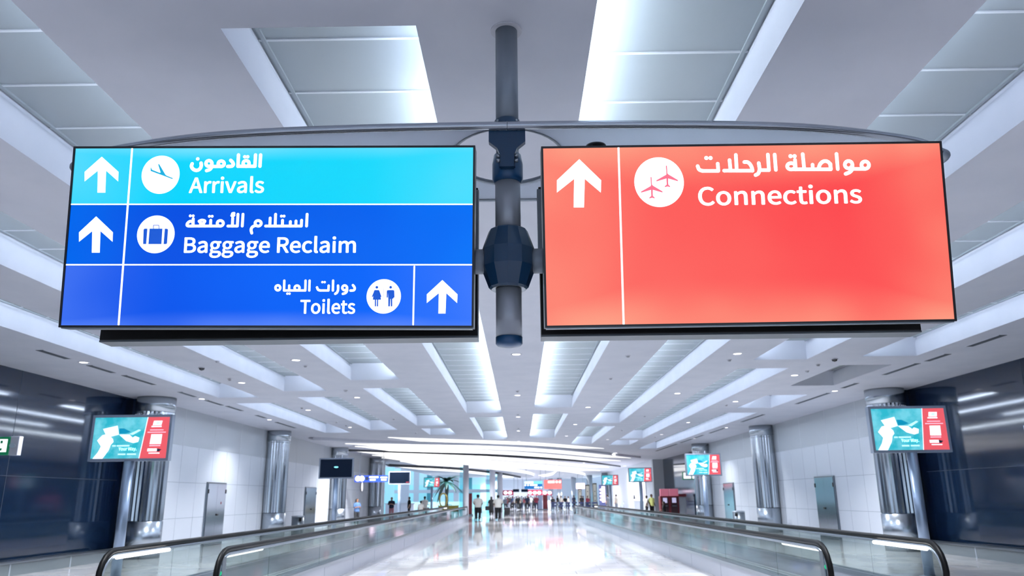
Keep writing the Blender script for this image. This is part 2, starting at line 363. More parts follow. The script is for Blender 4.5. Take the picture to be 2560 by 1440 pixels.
# side walls: navy glass near, pale enamel panels further on
def wall(name, x0, x1, y0, y1, z0, z1, m): return struct(MB().box(x0, x1, y0, y1, z0, z1).build(name, m))
for s, nm in ((-1, 'left'), (1, 'right')):
    a, b = sorted((s*11.9, s*12.3))
    w = wall('wall_' + nm, a, b, -12, 23.5, 0, CZ, 'navy_glass'); struct(MB().box(*sorted((s*11.5, s*11.9)), 23.42, 23.5, 0, CZ).build('pillar_cover', 'navy_glass', w))
    j = MB()
    for yy in (3.0, 8.0, 13.0, 18.0): j.box(*sorted((s*11.9, s*11.897)), yy-.006, yy+.006, .3, CZ)
    j.box(*sorted((s*11.9, s*11.897)), -12, 23, 2.2-.006, 2.2+.006)
    j.build('panel_joint', 'slot', w)
    bs = MB().box(*sorted((s*11.5, s*11.9)), -12, 23.0, 0, .26); bs.cur = 1
    bs.tube([(s*11.47, -12, .3), (s*11.47, 22.7, .3)], .035); bs.cur = 2
    for k in range(12): bs.box(*sorted((s*11.494, s*11.5)), -6+k*2.4, -6+k*2.4+.05, 0, .26)
    struct(bs.build('baseboard_' + nm, ['ledge', 'steel', 'joint']))
    yend = 66.5 if s < 0 else 48.6
    a, b = sorted((s*11.5, s*12.3))
    w = wall('wall_' + nm, a, b, 23.5, yend, 0, CZ, 'white_wall')
    up = MB().box(*sorted((s*11.5, s*11.488)), 23.5, yend, 3.42, CZ); up.build('shaded_upper_panel', 'grey_wall', w)  # panel row greyed to paint in the shade above the downlight cut-off
    j = MB()
    for zz in (1.03, 2.2): j.box(*sorted((s*11.5, s*11.496)), 23.5, yend, zz-.008, zz+.008)
    yy = 23.6
    while yy < yend: j.box(*sorted((s*11.5, s*11.496)), yy-.006, yy+.006, 0, 3.42); yy += 1.36
    j.build('panel_joint', 'joint', w)
    j = MB(); yy = 23.6
    while yy < yend: j.box(*sorted((s*11.488, s*11.484)), yy-.014, yy+.014, 3.42, CZ); yy += 2.72
    j.build('panel_seam', 'seam', w)
# the recess on the right, its pier and the white wall beyond
wall('wall_right', 12.4, 13.3, 48.6, 68.5, 0, CZ, 'navy_glass')
struct(MB().box(11.5, 12.4, 67.7, 68.4, 0, CZ).build('pillar', 'grey_wall'))
wall('wall_right', 11.5, 11.9, 68.4, 106, 0, CZ, 'white_wall')
wall('wall_right', 12.3, 12.9, 48.55, 48.6, 0, CZ, 'white_wall')
wall('wall_back', -24, 16, 138, 138.4, 0, 7, 'counter')
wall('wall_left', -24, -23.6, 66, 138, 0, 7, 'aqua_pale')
wall('wall_left', -24, -11.6, 66.1, 66.5, 0, 7, 'white_wall')
wall('wall_right', 15.6, 16, 106, 138, 0, CZ, 'aqua_pale')
wall('wall_right', 11.9, 16, 105.6, 106, 0, CZ, 'white_wall')

# curved light bands of the far ceiling: fins hanging under the ceiling, lit on the side that faces the hall
def fin(name, px, drop=.3, back=.9, m='band', dark=False):
    pts = catmull([at(a, b, z=CZ - drop*.5) for a, b in px], 8)
    n = len(pts); b = MB()
    nm = []
    for i in range(n):
        t = (pts[min(i+1, n-1)] - pts[max(i-1, 0)]); t.z = 0; t.normalize(); nm.append(Vector((-t.y, t.x, 0)))
    for i in range(n-1):
        k0 = min(1, i/4, (n-1-i)/4) if not dark else 1; k1 = min(1, (i+1)/4, (n-2-i)/4) if not dark else 1
        p, q = pts[i], pts[i+1]
        P = lambda v, z, o=Vector(): (v.x+o.x, v.y+o.y, z)
        k0 = max(k0, .12); k1 = max(k1, .12)
        b.cur = 0; b.quad(P(p, CZ), P(q, CZ), P(q, CZ-drop*k1), P(p, CZ-drop*k0))
        b.cur = 1; b.quad(P(p, CZ-drop*k0), P(q, CZ-drop*k1), P(q, CZ-.02, nm[i+1]*back), P(p, CZ-.02, nm[i]*back))
    return struct(b.build(name, [m, 'ceiling']))
fin('ceiling_light_band', [(970, 1097), (1120, 1102), (1240, 1106), (1365, 1112), (1510, 1124)], .16)
fin('ceiling_step', [(783, 1096), (1000, 1106), (1240, 1112), (1420, 1123), (1602, 1143)], .14, .6, 'ceiling', True)
fin('ceiling_light_band', [(862, 1113), (1060, 1116), (1240, 1120), (1400, 1130), (1577, 1148)], .2)
fin('ceiling_light_band', [(887, 1120), (1060, 1126), (1240, 1131), (1400, 1142), (1552, 1155)], .22)
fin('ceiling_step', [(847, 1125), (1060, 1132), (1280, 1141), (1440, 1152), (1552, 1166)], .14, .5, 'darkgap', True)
fin('ceiling_light_band', [(850, 1129), (1060, 1137), (1240, 1146), (1415, 1160), (1522, 1171)], .24)
fin('ceiling_light_band', [(930, 1142), (1080, 1147), (1240, 1156), (1380, 1167), (1500, 1179)], .26)
fin('ceiling_light_band', [(950, 1148), (1100, 1154), (1240, 1164), (1400, 1175), (1462, 1186), (1440, 1193), (1400, 1197)], .26)
fin('ceiling_light_band', [(1000, 1157), (1100, 1161), (1240, 1171), (1315, 1181), (1334, 1189), (1300, 1196)], .28)
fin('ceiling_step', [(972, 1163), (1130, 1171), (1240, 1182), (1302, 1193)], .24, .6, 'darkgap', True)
fin('ceiling_light_band', [(972, 1168), (1130, 1176), (1230, 1187), (1286, 1195)], .25)
fin('ceiling_light_band', [(1346, 1191), (1372, 1187), (1392, 1181)], .3)

# fluted steel-clad columns along both walls
def column(x, y):
    o = struct(thing('pillar', '', 'column', (x, y, 0))); del o['label']; del o['category']
    MB().lathe([(.54, 0), (.54, 1.02), (.5, 1.03)], n=48).build('base_cladding', 'chrome_low', o)
    MB().lathe([(.5, 1.03), (.53, 1.05), (.53, 4.2)], n=56, flute=.05, smooth=False, caps=False).build('fluted_cladding', 'chrome', o)
    MB().lathe([(.56, 4.2), (.56, CZ)], n=48).build('capital', 'chrome_low', o)
    b = MB()
    for k in range(40):
        a = 2*math.pi*k/40
        b.lathe([(.002, -.022), (.02, -.01), (.02, .01), (.002, .022)], (.545*math.cos(a), .545*math.sin(a), 4.12), 8, caps=False)
    b.build('stud_ring', 'chrome', o)
    return o
for s in (-1, 1):
    for yy in (23.3, 35.5, 47.7): column(s*11.12, yy)
column(-11.12, 60.0)
for x, y, r in ((-4.85, 70, .26), (-2.9, 82, .3), (-2.55, 98, .34), (9.9, 112, .4), (11.0, 102, .4), (8.3, 122, .4), (6.4, 128, .4), (5.1, 132, .4)):
    o = struct(thing('pillar', '', 'column', (x, y, 0))); del o['label']; del o['category']
    MB().lathe([(r*1.05, 0), (r, .3), (r, CZ-.1)], n=24).build('shaft', 'white_trim' if x < 0 else 'chrome_low', o)
    if x < 0: MB().box(-r*2.1, -r*1.02, -.05, .05, 0, CZ-.1).build('glass_fin', 'teal_pane', o)

# the atrium on the far left, tinted teal
def panel(name, x0, x1, y, z0, z1, m, t=.12): return struct(MB().box(x0, x1, y, y+t, z0, z1).build(name, m))
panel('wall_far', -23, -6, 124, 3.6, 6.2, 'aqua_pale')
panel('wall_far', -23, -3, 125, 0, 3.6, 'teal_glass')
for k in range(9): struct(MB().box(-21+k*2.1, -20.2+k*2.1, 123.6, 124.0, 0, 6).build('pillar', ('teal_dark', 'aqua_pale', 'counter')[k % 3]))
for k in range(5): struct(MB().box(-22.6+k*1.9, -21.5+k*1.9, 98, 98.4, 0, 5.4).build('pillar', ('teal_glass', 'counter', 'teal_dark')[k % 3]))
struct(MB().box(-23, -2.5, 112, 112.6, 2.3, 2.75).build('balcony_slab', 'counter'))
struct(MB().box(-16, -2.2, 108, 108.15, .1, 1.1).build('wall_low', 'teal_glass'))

# ------------------------------------------------------------------ lettering
def load_font():
    p = os.path.join(bpy.utils.resource_path('LOCAL'), 'datafiles', 'fonts', 'Noto Sans CJK Regular.woff2')
    try: return bpy.data.fonts.load(p)
    except Exception: return None
FONT = load_font()
def text_mesh(txt, bold=.0):
    "2-D mesh of a word, one unit high letters, and its bounds"
    cu = bpy.data.curves.new('lettering', 'FONT'); cu.body = txt; cu.offset = bold; cu.resolution_u = 6
    if FONT: cu.font = FONT
    o = bpy.data.objects.new('lettering', cu); COL.objects.link(o)
    dg = bpy.context.evaluated_depsgraph_get(); dg.update()
    me = o.evaluated_get(dg).to_mesh(); vs = [v.co.copy() for v in me.vertices]; fs = [tuple(p.vertices) for p in me.polygons]
    o.evaluated_get(dg).to_mesh_clear(); bpy.data.objects.remove(o); bpy.data.curves.remove(cu)
    return vs, fs
def fit_text(txt, u0, u1, v0, v1, y, bold=.02, dil=.007):
    "word scaled so its outline fills u0..u1, v0..v1 of a face (x right, z up) at depth y"
    v0_, f0_ = text_mesh(txt, 0); vs = []; fs = []
    for q in range(9):
        k = Vector((dil*math.cos(q*math.pi/4), dil*math.sin(q*math.pi/4), 0)) if q < 8 else Vector()
        o = len(vs); vs += [v + k for v in v0_]; fs += [tuple(o + i for i in f) for f in f0_]
    a, b = min(v.x for v in vs), max(v.x for v in vs); c, d = min(v.y for v in vs), max(v.y for v in vs)
    return [(u0 + (v.x-a)/(b-a)*(u1-u0), y, v0 + (v.y-c)/(d-c)*(v1-v0)) for v in vs], fs
def stroke(mb, pts, w, y, closed=False, n=10):
    "round-ended stroke of width w along 2-D points, flat on a face at depth y"
    pts = [Vector(p) for p in pts]; m = len(pts)
    for i in range(m if closed else m-1):
        a, b = pts[i], pts[(i+1) % m]
        if (b-a).length < 1e-6: continue
        t = (b-a).normalized(); k = Vector((-t.y, t.x)) * w/2
        mb.add([(p.x, y, p.y) for p in (a+k, a-k, b-k, b+k)], [(0, 1, 2, 3)])
    for p in pts:
        mb.add([(p.x + w/2*math.cos(2*math.pi*q/n), y, p.y + w/2*math.sin(2*math.pi*q/n)) for q in range(n)], [tuple(range(n))])
def disc(mb, c, r, y, n=40, ry=None):
    mb.add([(c[0] + r*math.cos(2*math.pi*q/n), y, c[1] + (ry or r)*math.sin(2*math.pi*q/n)) for q in range(n)], [tuple(range(n))])
def poly(mb, pts, y): mb.add([(p[0], y, p[1]) for p in pts], [tuple(range(len(pts)))])

# ------------------------------------------------------------------ the two hanging lit signs
class Face:
    "local frame of a tilted sign: x right, y away from the hall, z up; the lit face is y = 0"
    def __init__(s, c, yaw, tilt, spin):
        s.mw = (Matrix.Translation(c) @ Matrix.Rotation(math.radians(yaw), 4, 'Z') @ Matrix.Rotation(math.radians(tilt), 4, 'X') @ Matrix.Rotation(math.radians(spin), 4, 'Y'))
        s.inv = s.mw.inverted()
    def uv(s, px, py):
        d = RW @ Vector((px - 1280, py - 720, F_PX)); o = s.inv @ EYE; e = s.inv @ (EYE + d) - o
        t = -o.y / e.y; p = o + e*t; return (p.x, p.z)
def uvs(F, pts): return [F.uv(*p) for p in pts]
def crop(ox, oy, k, pts): return [(ox + x/k, oy + y/k) for x, y in pts]
def arrow_poly(mb, F, tip, half, wing, drop, stem, foot, y):
    "up arrow from pixel numbers: tip, half width, lengths below the tip"
    X, Y = tip
    pts = [(X, Y), (X+half, Y+wing), (X+half-1, Y+wing+drop), (X+stem+1, Y+wing*.98-2), (X+stem-1, foot), (X-stem-1, foot), (X-stem, Y+wing*.98-2), (X-half-1, Y+wing+drop), (X-half-1, Y+wing)]
    q = uvs(F, pts)
    poly(mb, [q[0], q[1], q[2], q[3]], y); poly(mb, [q[0], q[6], q[7], q[8]], y); poly(mb, [q[0], q[3], q[4], q[5], q[6]], y)
def sign_box(root, F, w, h, mats_rows, nm):
    d = .12; t = .012
    f = MB()
    for x0, x1, z0, z1 in ((-w/2, w/2, h/2-t, h/2), (-w/2, w/2, -h/2, -h/2+t), (-w/2, -w/2+t, -h/2+t, h/2-t), (w/2-t, w/2, -h/2+t, h/2-t)):
        f.box(x0, x1, -.006, d, z0, z1)
    f.build('sign_frame', 'frame', root)
    MB().box(-w/2+t, w/2-t, .03, d-.005, -h/2+t, h/2-t).build('back_box', 'housing', root)
    MB().box(-w/2+.01, w/2-.01, .005, d-.02, -h/2-.006, -h/2).build('bottom_trim', 'steel_dark', root)
    for name, z0, z1, mm in mats_rows:
        p = MB(); zc = (z0+z1)/2
        p.box(-w/2+t, w/2-t, 0, .03, z0-zc, z1-zc)
        p.build(name, mm, root, loc=(0, 0, zc))
def decal(root, name, mb, m, label=None):
    o = mb.build(name, m, root)
    if label: o['label'] = label
    return o

# left sign: Arrivals / Baggage Reclaim / Toilets
WL, HL = 2.432, 1.097
FL = Face((-1.468, 4.25, 3.113), -.30, 7.54, .81)
left = thing('hanging_sign', 'blue and cyan lit hanging sign reading Arrivals, Baggage Reclaim and Toilets', 'sign')
left.matrix_world = FL.mw
z1 = FL.uv(680, 511)[1]; z2 = FL.uv(670, 662)[1]
rows = [('cyan_panel', z1, HL/2-.012, lit_face('lit cyan face', (0, 214, 255), (30, 220, 255), (120, 228, 255), WL, HL/3.0, 2.1, 1)),
        ('blue_panel', z2, z1, lit_face('lit blue face', (0, 74, 226), (0, 106, 246), (0, 128, 255), WL, HL*2, 5.0)),
        ('blue_panel', -HL/2+.012, z2, lit_face('lower lit blue face', (0, 84, 236), (0, 106, 255), (96, 142, 255), WL, HL/3.0, 8.0, -1))]
sign_box(left, FL, WL, HL, rows, 'left')
YT = -.0025
def line(root, F, a, b, w, name='divider_line'):
    m = MB(); stroke(m, uvs(F, [a, b]), w, YT, n=4); return m.build(name, 'white_ink', root)
line(left, FL, (176, 511), (1183, 511), .0085); line(left, FL, (163, 662), (1182, 662), .0085)
line(left, FL, (331, 371), (297, 812), .012); line(left, FL, (1036, 666), (1033, 812), .010)
for tip, half, wing, drop, stem, foot in (((255, 392), 42, 38, 24, 10, 482), ((241, 541), 42, 40, 24, 10, 632), ((1106, 700), 38, 36, 22, 9, 784)):
    a = MB(); arrow_poly(a, FL, tip, half, wing, drop, stem, foot, YT); a.build('arrow', 'white_ink', left)
def pictogram(root, F, c, r, shapes, ink, name):
    a = MB(); cc = F.uv(*c); e = F.uv(c[0]+r, c[1]); g = F.uv(c[0], c[1]-r)
    disc(a, cc, math.dist(cc, e), YT, 48, math.dist(cc, g)); o = a.build(name, 'white_ink', root)
    b = MB(); shapes(b); b.build('symbol', ink, o); return o
YS = -.005
M['ink_cyan'] = mat('cyan symbol', (0, 90, 110), .4, emit=(10, 170, 216), es=.95)
M['ink_blue'] = mat('blue symbol', (0, 40, 110), .4, emit=(0, 84, 204), es=.95)
M['ink_red'] = mat('pink red symbol', (120, 30, 50), .4, emit=(250, 118, 142), es=.95)
def sh_plane(b):
    C = lambda p: uvs(FL, crop(120, 340, 4, p))
    poly(b, C([(1030, 310), (1045, 340), (1255, 425), (1248, 433), (1030, 352)]), YS)
    poly(b, C([(1104, 283), (1116, 283), (1178, 388), (1200, 408), (1108, 372), (1130, 368)]), YS)
def sh_bag(b):
    C = lambda p: uvs(FL, crop(120, 340, 4, p))
    poly(b, C([(1020, 928), (1148, 928), (1138, 1082), (1008, 1082)]), YS)
    poly(b, C([(968, 928), (998, 928), (986, 1082), (955, 1082), (960, 940)]), YS)
    poly(b, C([(1172, 928), (1198, 930), (1204, 940), (1194, 1076), (1186, 1082), (1160, 1082)]), YS)
    stroke(b, C([(1058, 926), (1060, 894), (1112, 894), (1114, 926)]), .0035, YS)
def sh_wc(b):
    C = lambda p: uvs(FL, crop(600, 540, 4, p)); k = .00047 * 4.6 / 4.6
    for x in (1370, 1508):
        disc(b, C([(x, 714)])[0], .0078, YS, 20)
    poly(b, C([(1348, 742), (1390, 742), (1398, 755), (1412, 838), (1330, 838), (1340, 755)]), YS)
    stroke(b, C([(1350, 750), (1326, 806)]), .006, YS); stroke(b, C([(1390, 750), (1410, 806)]), .006, YS)
    poly(b, C([(1350, 838), (1362, 838), (1362, 905), (1350, 905)]), YS); poly(b, C([(1372, 838), (1384, 838), (1382, 905), (1370, 905)]), YS)
    poly(b, C([(1480, 742), (1536, 742), (1536, 828), (1524, 828), (1524, 905), (1510, 905), (1508, 830), (1504, 830), (1500, 905), (1484, 905), (1484, 828)]), YS)
    stroke(b, C([(1476, 750), (1474, 812)]), .007, YS); stroke(b, C([(1538, 750), (1540, 812)]), .007, YS)
    stroke(b, C([(1441, 704), (1436, 908)]), .0012, YS, n=4)
pictogram(left, FL, (402, 437), 47.5, sh_plane, 'ink_cyan', 'arrivals_symbol')
pictogram(left, FL, (390, 586), 47, sh_bag, 'ink_blue', 'baggage_symbol')
pictogram(left, FL, (959.5, 741), 43, sh_wc, 'ink_blue', 'toilets_symbol')
def latin(root, F, txt, a, b, bold=.022):
    "a, b: pixels of the lower left and upper right corner of the word's outline"
    (u0, v0), (u1, v1) = F.uv(*a), F.uv(*b)
    vs, fs = fit_text(txt, u0, u1, v0, v1, YT, bold)
    m = MB(); m.add(vs, fs); o = m.build('lettering', 'white_ink', root); o['label'] = 'white lettering reading ' + txt; return o
latin(left, FL, 'Arrivals', (472, 483.5), (662, 440.5)); latin(left, FL, 'Baggage Reclaim', (459, 645), (891, 590)); latin(left, FL, 'Toilets', (750, 785), (889, 747))
# arabic lettering, drawn with the same broad even stroke
def ring(c, rx, ry=None, n=18):
    ry = ry or rx; return [(c[0]+rx*math.cos(2*math.pi*i/n), c[1]+ry*math.sin(2*math.pi*i/n)) for i in range(n)]
def smooth2(p): return [(q.x, q.y) for q in catmull([(x, y, 0) for x, y in p], 6)]
def arabic(root, F, ox, oy, k, w, strokes, curves, rings, dots, dw, what):
    m = MB(); px = math.dist(F.uv(ox+80, oy+40), F.uv(ox+81, oy+40)) / k
    for s in strokes + [smooth2(c) for c in curves]: stroke(m, [Vector(p) for p in uvs(F, crop(ox, oy, k, s))], w*px, YT, n=16)
    for s in rings: stroke(m, [Vector(p) for p in uvs(F, crop(ox, oy, k, s))], w*px, YT, closed=True)
    for d in dots: disc(m, F.uv(ox+d[0]/k, oy+d[1]/k), dw*px/2, YT, 20)
    o = m.build('lettering', 'white_ink', root); o['label'] = 'white arabic lettering ' + what; return o
arabic(left, FL, 460, 370, 6.618, 55, [[(1270, 116), (1259, 304)], [(1186, 116), (1176, 304), (898, 304)], [(904, 116), (895, 304)], [(618, 306), (470, 308)]],
    [[(775, 205), (808, 240), (818, 275), (800, 300), (765, 306), (725, 306)], [(463, 262), (458, 320), (428, 358), (376, 376)], [(285, 250), (288, 300), (262, 350), (210, 373), (155, 352), (126, 305), (138, 262)]],
    [ring((1030, 258), 50, 48), ring((618, 262), 50, 45), ring((415, 258), 50, 48)], [(1008, 147), (1056, 147), (230, 182)], 58, 'beside Arrivals')
arabic(left, FL, 450, 520, 4.282, 30, [[(1362, 68), (1356, 194)], [(1303, 132), (1300, 194), (1022, 194)], [(1243, 140), (1241, 194)], [(1183, 146), (1181, 194)], [(1099, 132), (1097, 194)],
    [(1025, 68), (1020, 194), (918, 194)], [(967, 108), (963, 192)], [(676, 68), (668, 194)], [(622, 68), (616, 194), (514, 194)], [(566, 106), (562, 192)], [(432, 194), (140, 194)], [(331, 132), (328, 194)],
    [(238, 172), (268, 194)], [(238, 172), (206, 194)], [(144, 116), (142, 194)]],
    [[(808, 188), (776, 204), (762, 234), (770, 270)], [(580, 58), (564, 62), (568, 76)], [(556, 82), (580, 78)]],
    [ring((838, 165), 33, 30), ring((433, 165), 33, 30), smooth2([(206, 142), (236, 131), (268, 142), (238, 172), (206, 142)])[:-1], smooth2([(140, 146), (108, 144), (80, 168), (84, 192), (140, 194)])],
    [(1087, 88), (1115, 88), (316, 90), (346, 90), (112, 85), (143, 85)], 31, 'beside Baggage Reclaim')
arabic(left, FL, 670, 690, 6.33, 37, [[(1032, 74), (1028, 230)], [(962, 152), (958, 230), (830, 230)], [(660, 74), (655, 230)], [(596, 74), (592, 230), (256, 230)], [(338, 152), (335, 230)], [(260, 74), (256, 230)]],
    [[(1345, 145), (1368, 176), (1374, 205), (1355, 228), (1305, 231)], [(1253, 190), (1250, 240), (1227, 270), (1185, 283)], [(1110, 152), (1110, 215), (1095, 260), (1065, 283)], [(832, 230), (795, 218), (777, 180)]],
    [ring((1215, 188), 38), ring((462, 190), 39, 38), ring((158, 188), 38, 40)], [(862, 98), (899, 98), (308, 280), (343, 280)], 38, 'beside Toilets')

# right sign: Connections
WR, HR = 2.402, 1.081
FR = Face((1.353, 4.25, 3.089), 1.11, 8.66, -.47)
right = thing('hanging_sign', 'red lit hanging sign reading Connections', 'sign')
right.matrix_world = FR.mw
sign_box(right, FR, WR, HR, [('red_panel', -HR/2+.012, HR/2-.012, lit_face('lit red face', (255, 106, 98), (255, 66, 74), (255, 166, 138), WR, HR, 3.3))], 'right')
line(right, FR, (1546, 369), (1559, 811), .012)
a = MB(); arrow_poly(a, FR, (1448, 398), 55, 53, 31, 13, 519, YT); a.build('arrow', 'white_ink', right)
def sh_planes(b):
    for dx, dy in ((0, 0), (154, -113)):
        C = lambda p: uvs(FR, crop(1340 + dx/4, 340 + dy/4, 4, p))
        poly(b, C([(1143, 412), (1154, 412), (1158, 490), (1166, 500), (1166, 588), (1150, 588), (1147, 500), (1148, 488)]), YS)
        poly(b, C([(1156, 486), (1170, 500), (1264, 556), (1264, 568), (1166, 540), (1150, 540), (1048, 570), (1048, 558), (1146, 502)]), YS)
        poly(b, C([(1152, 584), (1166, 584), (1168, 602), (1186, 618), (1186, 627), (1160, 620), (1131, 627), (1131, 618), (1150, 602)]), YS)
pictogram(right, FR, (1647.5, 455.5), 62, sh_planes, 'ink_red', 'connecting_flights_symbol')
latin(right, FR, 'Connections', (1746, 515), (2152, 460), .018)
arabic(right, FR, 1780, 340, 4.0, 36, [[(1530, 330), (1400, 330)], [(1243, 180), (1256, 332)], [(1182, 280), (1186, 334), (800, 334)], [(1004, 288), (1006, 334)], [(905, 182), (921, 334)], [(828, 240), (836, 334)],
    [(625, 187), (637, 340)], [(557, 187), (568, 342), (476, 342)], [(404, 348), (120, 348)], [(237, 190), (246, 348)], [(174, 242), (184, 346)], [(56, 278), (62, 350), (-100, 350)]],
    [[(1402, 288), (1398, 335), (1376, 362), (1334, 380)], [(1062, 332), (1080, 282), (1115, 254), (1152, 256), (1178, 282), (1186, 330)], [(466, 272), (474, 335), (460, 376), (434, 392)],
     [(322, 262), (352, 262), (378, 282), (396, 315), (404, 348)], [(-96, 350), (-130, 336), (-145, 302)]],
    [ring((1530, 292), 38, 37), ring((1364, 288), 38, 37), ring((790, 304), 40, 32)], [(784, 203), (824, 203), (-58, 221), (-16, 221)], 42, 'above Connections')

# black backs of the signs that face the other way
def rear(x0, x1, label):
    o = thing('rear_sign_box', label, 'sign box', ((x0+x1)/2, 4.75, 2.557)); w = (x1-x0)/2
    MB().bbox(-w, w, -.13, .0, .012, 1.0, .006).build('back_cover', 'housing', o)
    MB().box(-w, w, -.128, .02, 0, .012).build('bottom_tray', 'housing_low', o)
    return o
rear(-2.61, -.252, 'black back of a sign box hanging behind the blue sign')
rear(.142, 2.49, 'black back of a sign box hanging behind the red sign')

# ------------------------------------------------------------------ the mast that carries them
PX, PY = -.056, 4.5
mast = thing('sign_mast', 'grey and dark blue tube mast hanging from the ceiling between the two signs', 'mast', (PX, PY, 0))
MB().lathe([(.074, 3.9), (.074, CZ)], n=40).build('upper_tube', 'alu_dark', mast)
MB().lathe([(.105, CZ-.012), (.105, CZ-.003), (.08, CZ)], n=40).build('ceiling_ring', 'white_trim', mast)
jr = MB().lathe([(.078, 3.88), (.083, 3.885), (.083, 3.965), (.076, 3.97)], n=40).build('joint_ring', 'blue_cast', mast)
for a in (-2.35, -.8): MB().tube([(.08*math.cos(a), .08*math.sin(a), 3.945), (.09*math.cos(a), .09*math.sin(a), 3.945)], .007, 10).build('screw', 'steel', jr)
MB().lathe([(.074, 3.5), (.074, 3.88)], n=40).build('middle_tube', 'alu_dark', mast)
MB().lathe([(.08, 3.17), (.08, 3.53)], n=40).build('lower_tube', 'alu_soft', mast)
col = MB().lathe([(.084, 3.53), (.098, 3.56), (.098, 3.66), (.088, 3.72), (.078, 3.725)], n=40).build('collar', 'blue_cap', mast)
MB().lathe([(.108, 2.83), (.122, 2.84), (.168, 2.965), (.168, 3.075), (.122, 3.205), (.108, 3.215)], n=12, smooth=False).build('hub', 'blue_cast', mast)
MB().lathe([(.105, 2.828), (.105, 2.84)], n=24).build('hub_underside', 'steel_dark', mast)
MB().lathe([(.079, 2.53), (.079, 2.84)], n=40).build('bottom_tube', 'alu_soft', mast)
MB().lathe([(.02, 2.468), (.07, 2.478), (.081, 2.49), (.081, 2.53)], n=40).build('end_cap', 'blue_cap', mast)
for s in (-1, 1):
    MB().tube([(s*.1, 0, 3.01), (s*.3, 0, 3.01)], .078, 28).build('side_arm', 'alu_dark', mast)
    MB().bbox(*sorted((s*.185, s*.22)), .02, .06, 3.09, 3.5, .004).build('hanger_bar', 'steel_dark', mast)
# front bracket plate that grips the arched tube
br = MB().prism([(-.115, 3.83), (.115, 3.83), (.115, 3.755), (.062, 3.71), (.046, 3.67), (.042, 3.585), (-.042, 3.585), (-.046, 3.67), (-.062, 3.71), (-.115, 3.755)], -.145, -.10).build('bracket', 'blue_cast', mast)
MB().box(-.05, .05, -.11, -.05, 3.6, 3.72).build('bracket_web', 'blue_cast', br)
for s in (-1, 1):
    for z in (3.64, 3.672): MB().tube([(s*.04, -.11, z), (s*.068, -.11, z)], .012, 6).build('bolt', 'steel', br)
half = [(0, 4.335), (.84, 4.345), (1.6, 4.385), (2.14, 4.465), (2.69, 4.626), (2.96, 4.80)]
rhalf = [(0, 5.54), (.84, 5.52), (1.6, 5.44), (2.14, 5.33), (2.69, 5.18), (2.96, 5.04)]
ZC = 3.853
def arch(h): return catmull([(x, y-PY, ZC) for x, y in ([(-x, y) for x, y in h[:0:-1]] + h)], 6)
front, back = arch(half), arch(rhalf)
MB().tube(front, .026, 20).build('arched_tube', 'alu', mast)
MB().tube(back, .026, 16).build('arched_tube', 'alu_dark', mast)
# pale canopy plate stretched between the two arches, with an oval opening round the mast
cxy = Vector((0, .3)); ol = [Vector((p.x, p.y)) for p in front] + [Vector((3.0, .42))] + [Vector((p.x, p.y)) for p in reversed(back)] + [Vector((-3.0, .42))]
cp = MB(); n = len(ol); vv = []
for p in ol:
    d = p - cxy; t = 1/math.sqrt((d.x/.38)**2 + (d.y/.445)**2); hpt = cxy + d*t
    vv += [(p.x, p.y, ZC-.012), (hpt.x, hpt.y, ZC-.012), (p.x, p.y, ZC+.012), (hpt.x, hpt.y, ZC+.012)]
fs = []
for i in range(n):
    j = (i+1) % n; fs += [(4*i, 4*j, 4*j+1, 4*i+1), (4*i, 4*i+2, 4*j+2, 4*j), (4*i+1, 4*j+1, 4*j+3, 4*i+3)]
cp.add(vv, fs); cp.build('canopy_plate', 'canopy', mast)
MB().tube([(.38*math.cos(q), .3 + .445*math.sin(q), ZC) for q in [2*math.pi*k/40 for k in range(40)]], .016, 10, closed=True).build('opening_rim', 'alu_dark', mast)
b = MB(); b.tube([(.0, -.165, 3.853), (.004, -.165, 3.853)], .0272, 20); b.build('tube_joint', 'steel_dark', mast)
for s in (-1, 1):
    b = MB(); b.tube(catmull([(s*2.955, .30, ZC), (s*3.03, .36, ZC), (s*3.03, .48, ZC), (s*2.955, .54, ZC)], 5), .03, 14); b.build('tube_end', 'alu_dark', mast)

# ------------------------------------------------------------------ ceiling fittings
def place_words(x, y):
    side = 'left' if x < -1 else ('right' if x > 1 else 'middle')
    row = {0: 'middle row'}.get(0 if abs(x) < 1 else 1, '')
    return side
dl_xs = {-9.87: 'against the left-hand row of slot grilles', -7.47: 'between the two outer left coffer rows', -5.05: 'between the two inner left coffer rows',
         -.05: 'in the middle row of the ceiling', 2.44: 'right of the middle coffers', 4.9: 'between the two inner right coffer rows', 7.32: 'between the two outer right coffer rows', 9.7: 'against the right-hand row of slot grilles'}
DL = [(-.05, 16.6), (-.05, 23.6), (-.05, 30.2), (-.05, 36.7), (-.05, 43.6), (2.44, 27.1), (2.44, 33.7), (2.44, 40.2), (4.9, 16.85), (4.9, 23.6), (4.9, 43.2), (7.32, 20.15), (7.32, 25.9), (7.32, 33.4),
      (7.32, 39.9), (9.7, 23.45), (9.7, 36.2), (9.7, 43.0), (-5.05, 17.0), (-5.05, 23.7), (-7.47, 20.35), (-7.47, 27.0), (-7.47, 33.85), (-9.87, 16.97), (-9.87, 23.6), (-9.87, 30.2)]
LEDL = bpy.data.lights.new('downlight_beam', 'AREA'); LEDL.shape = 'DISK'; LEDL.size = .14; LEDL.energy = DOWN; LEDL.color = (.93, .96, 1.0); LEDL.spread = math.radians(118)
ORD = ['nearest', 'second nearest', 'third nearest', 'fourth nearest', 'fifth nearest']
WASH = LEDL.copy(); WASH.energy = DOWN * .7
FILL = LEDL.copy(); FILL.energy = DOWN * .8
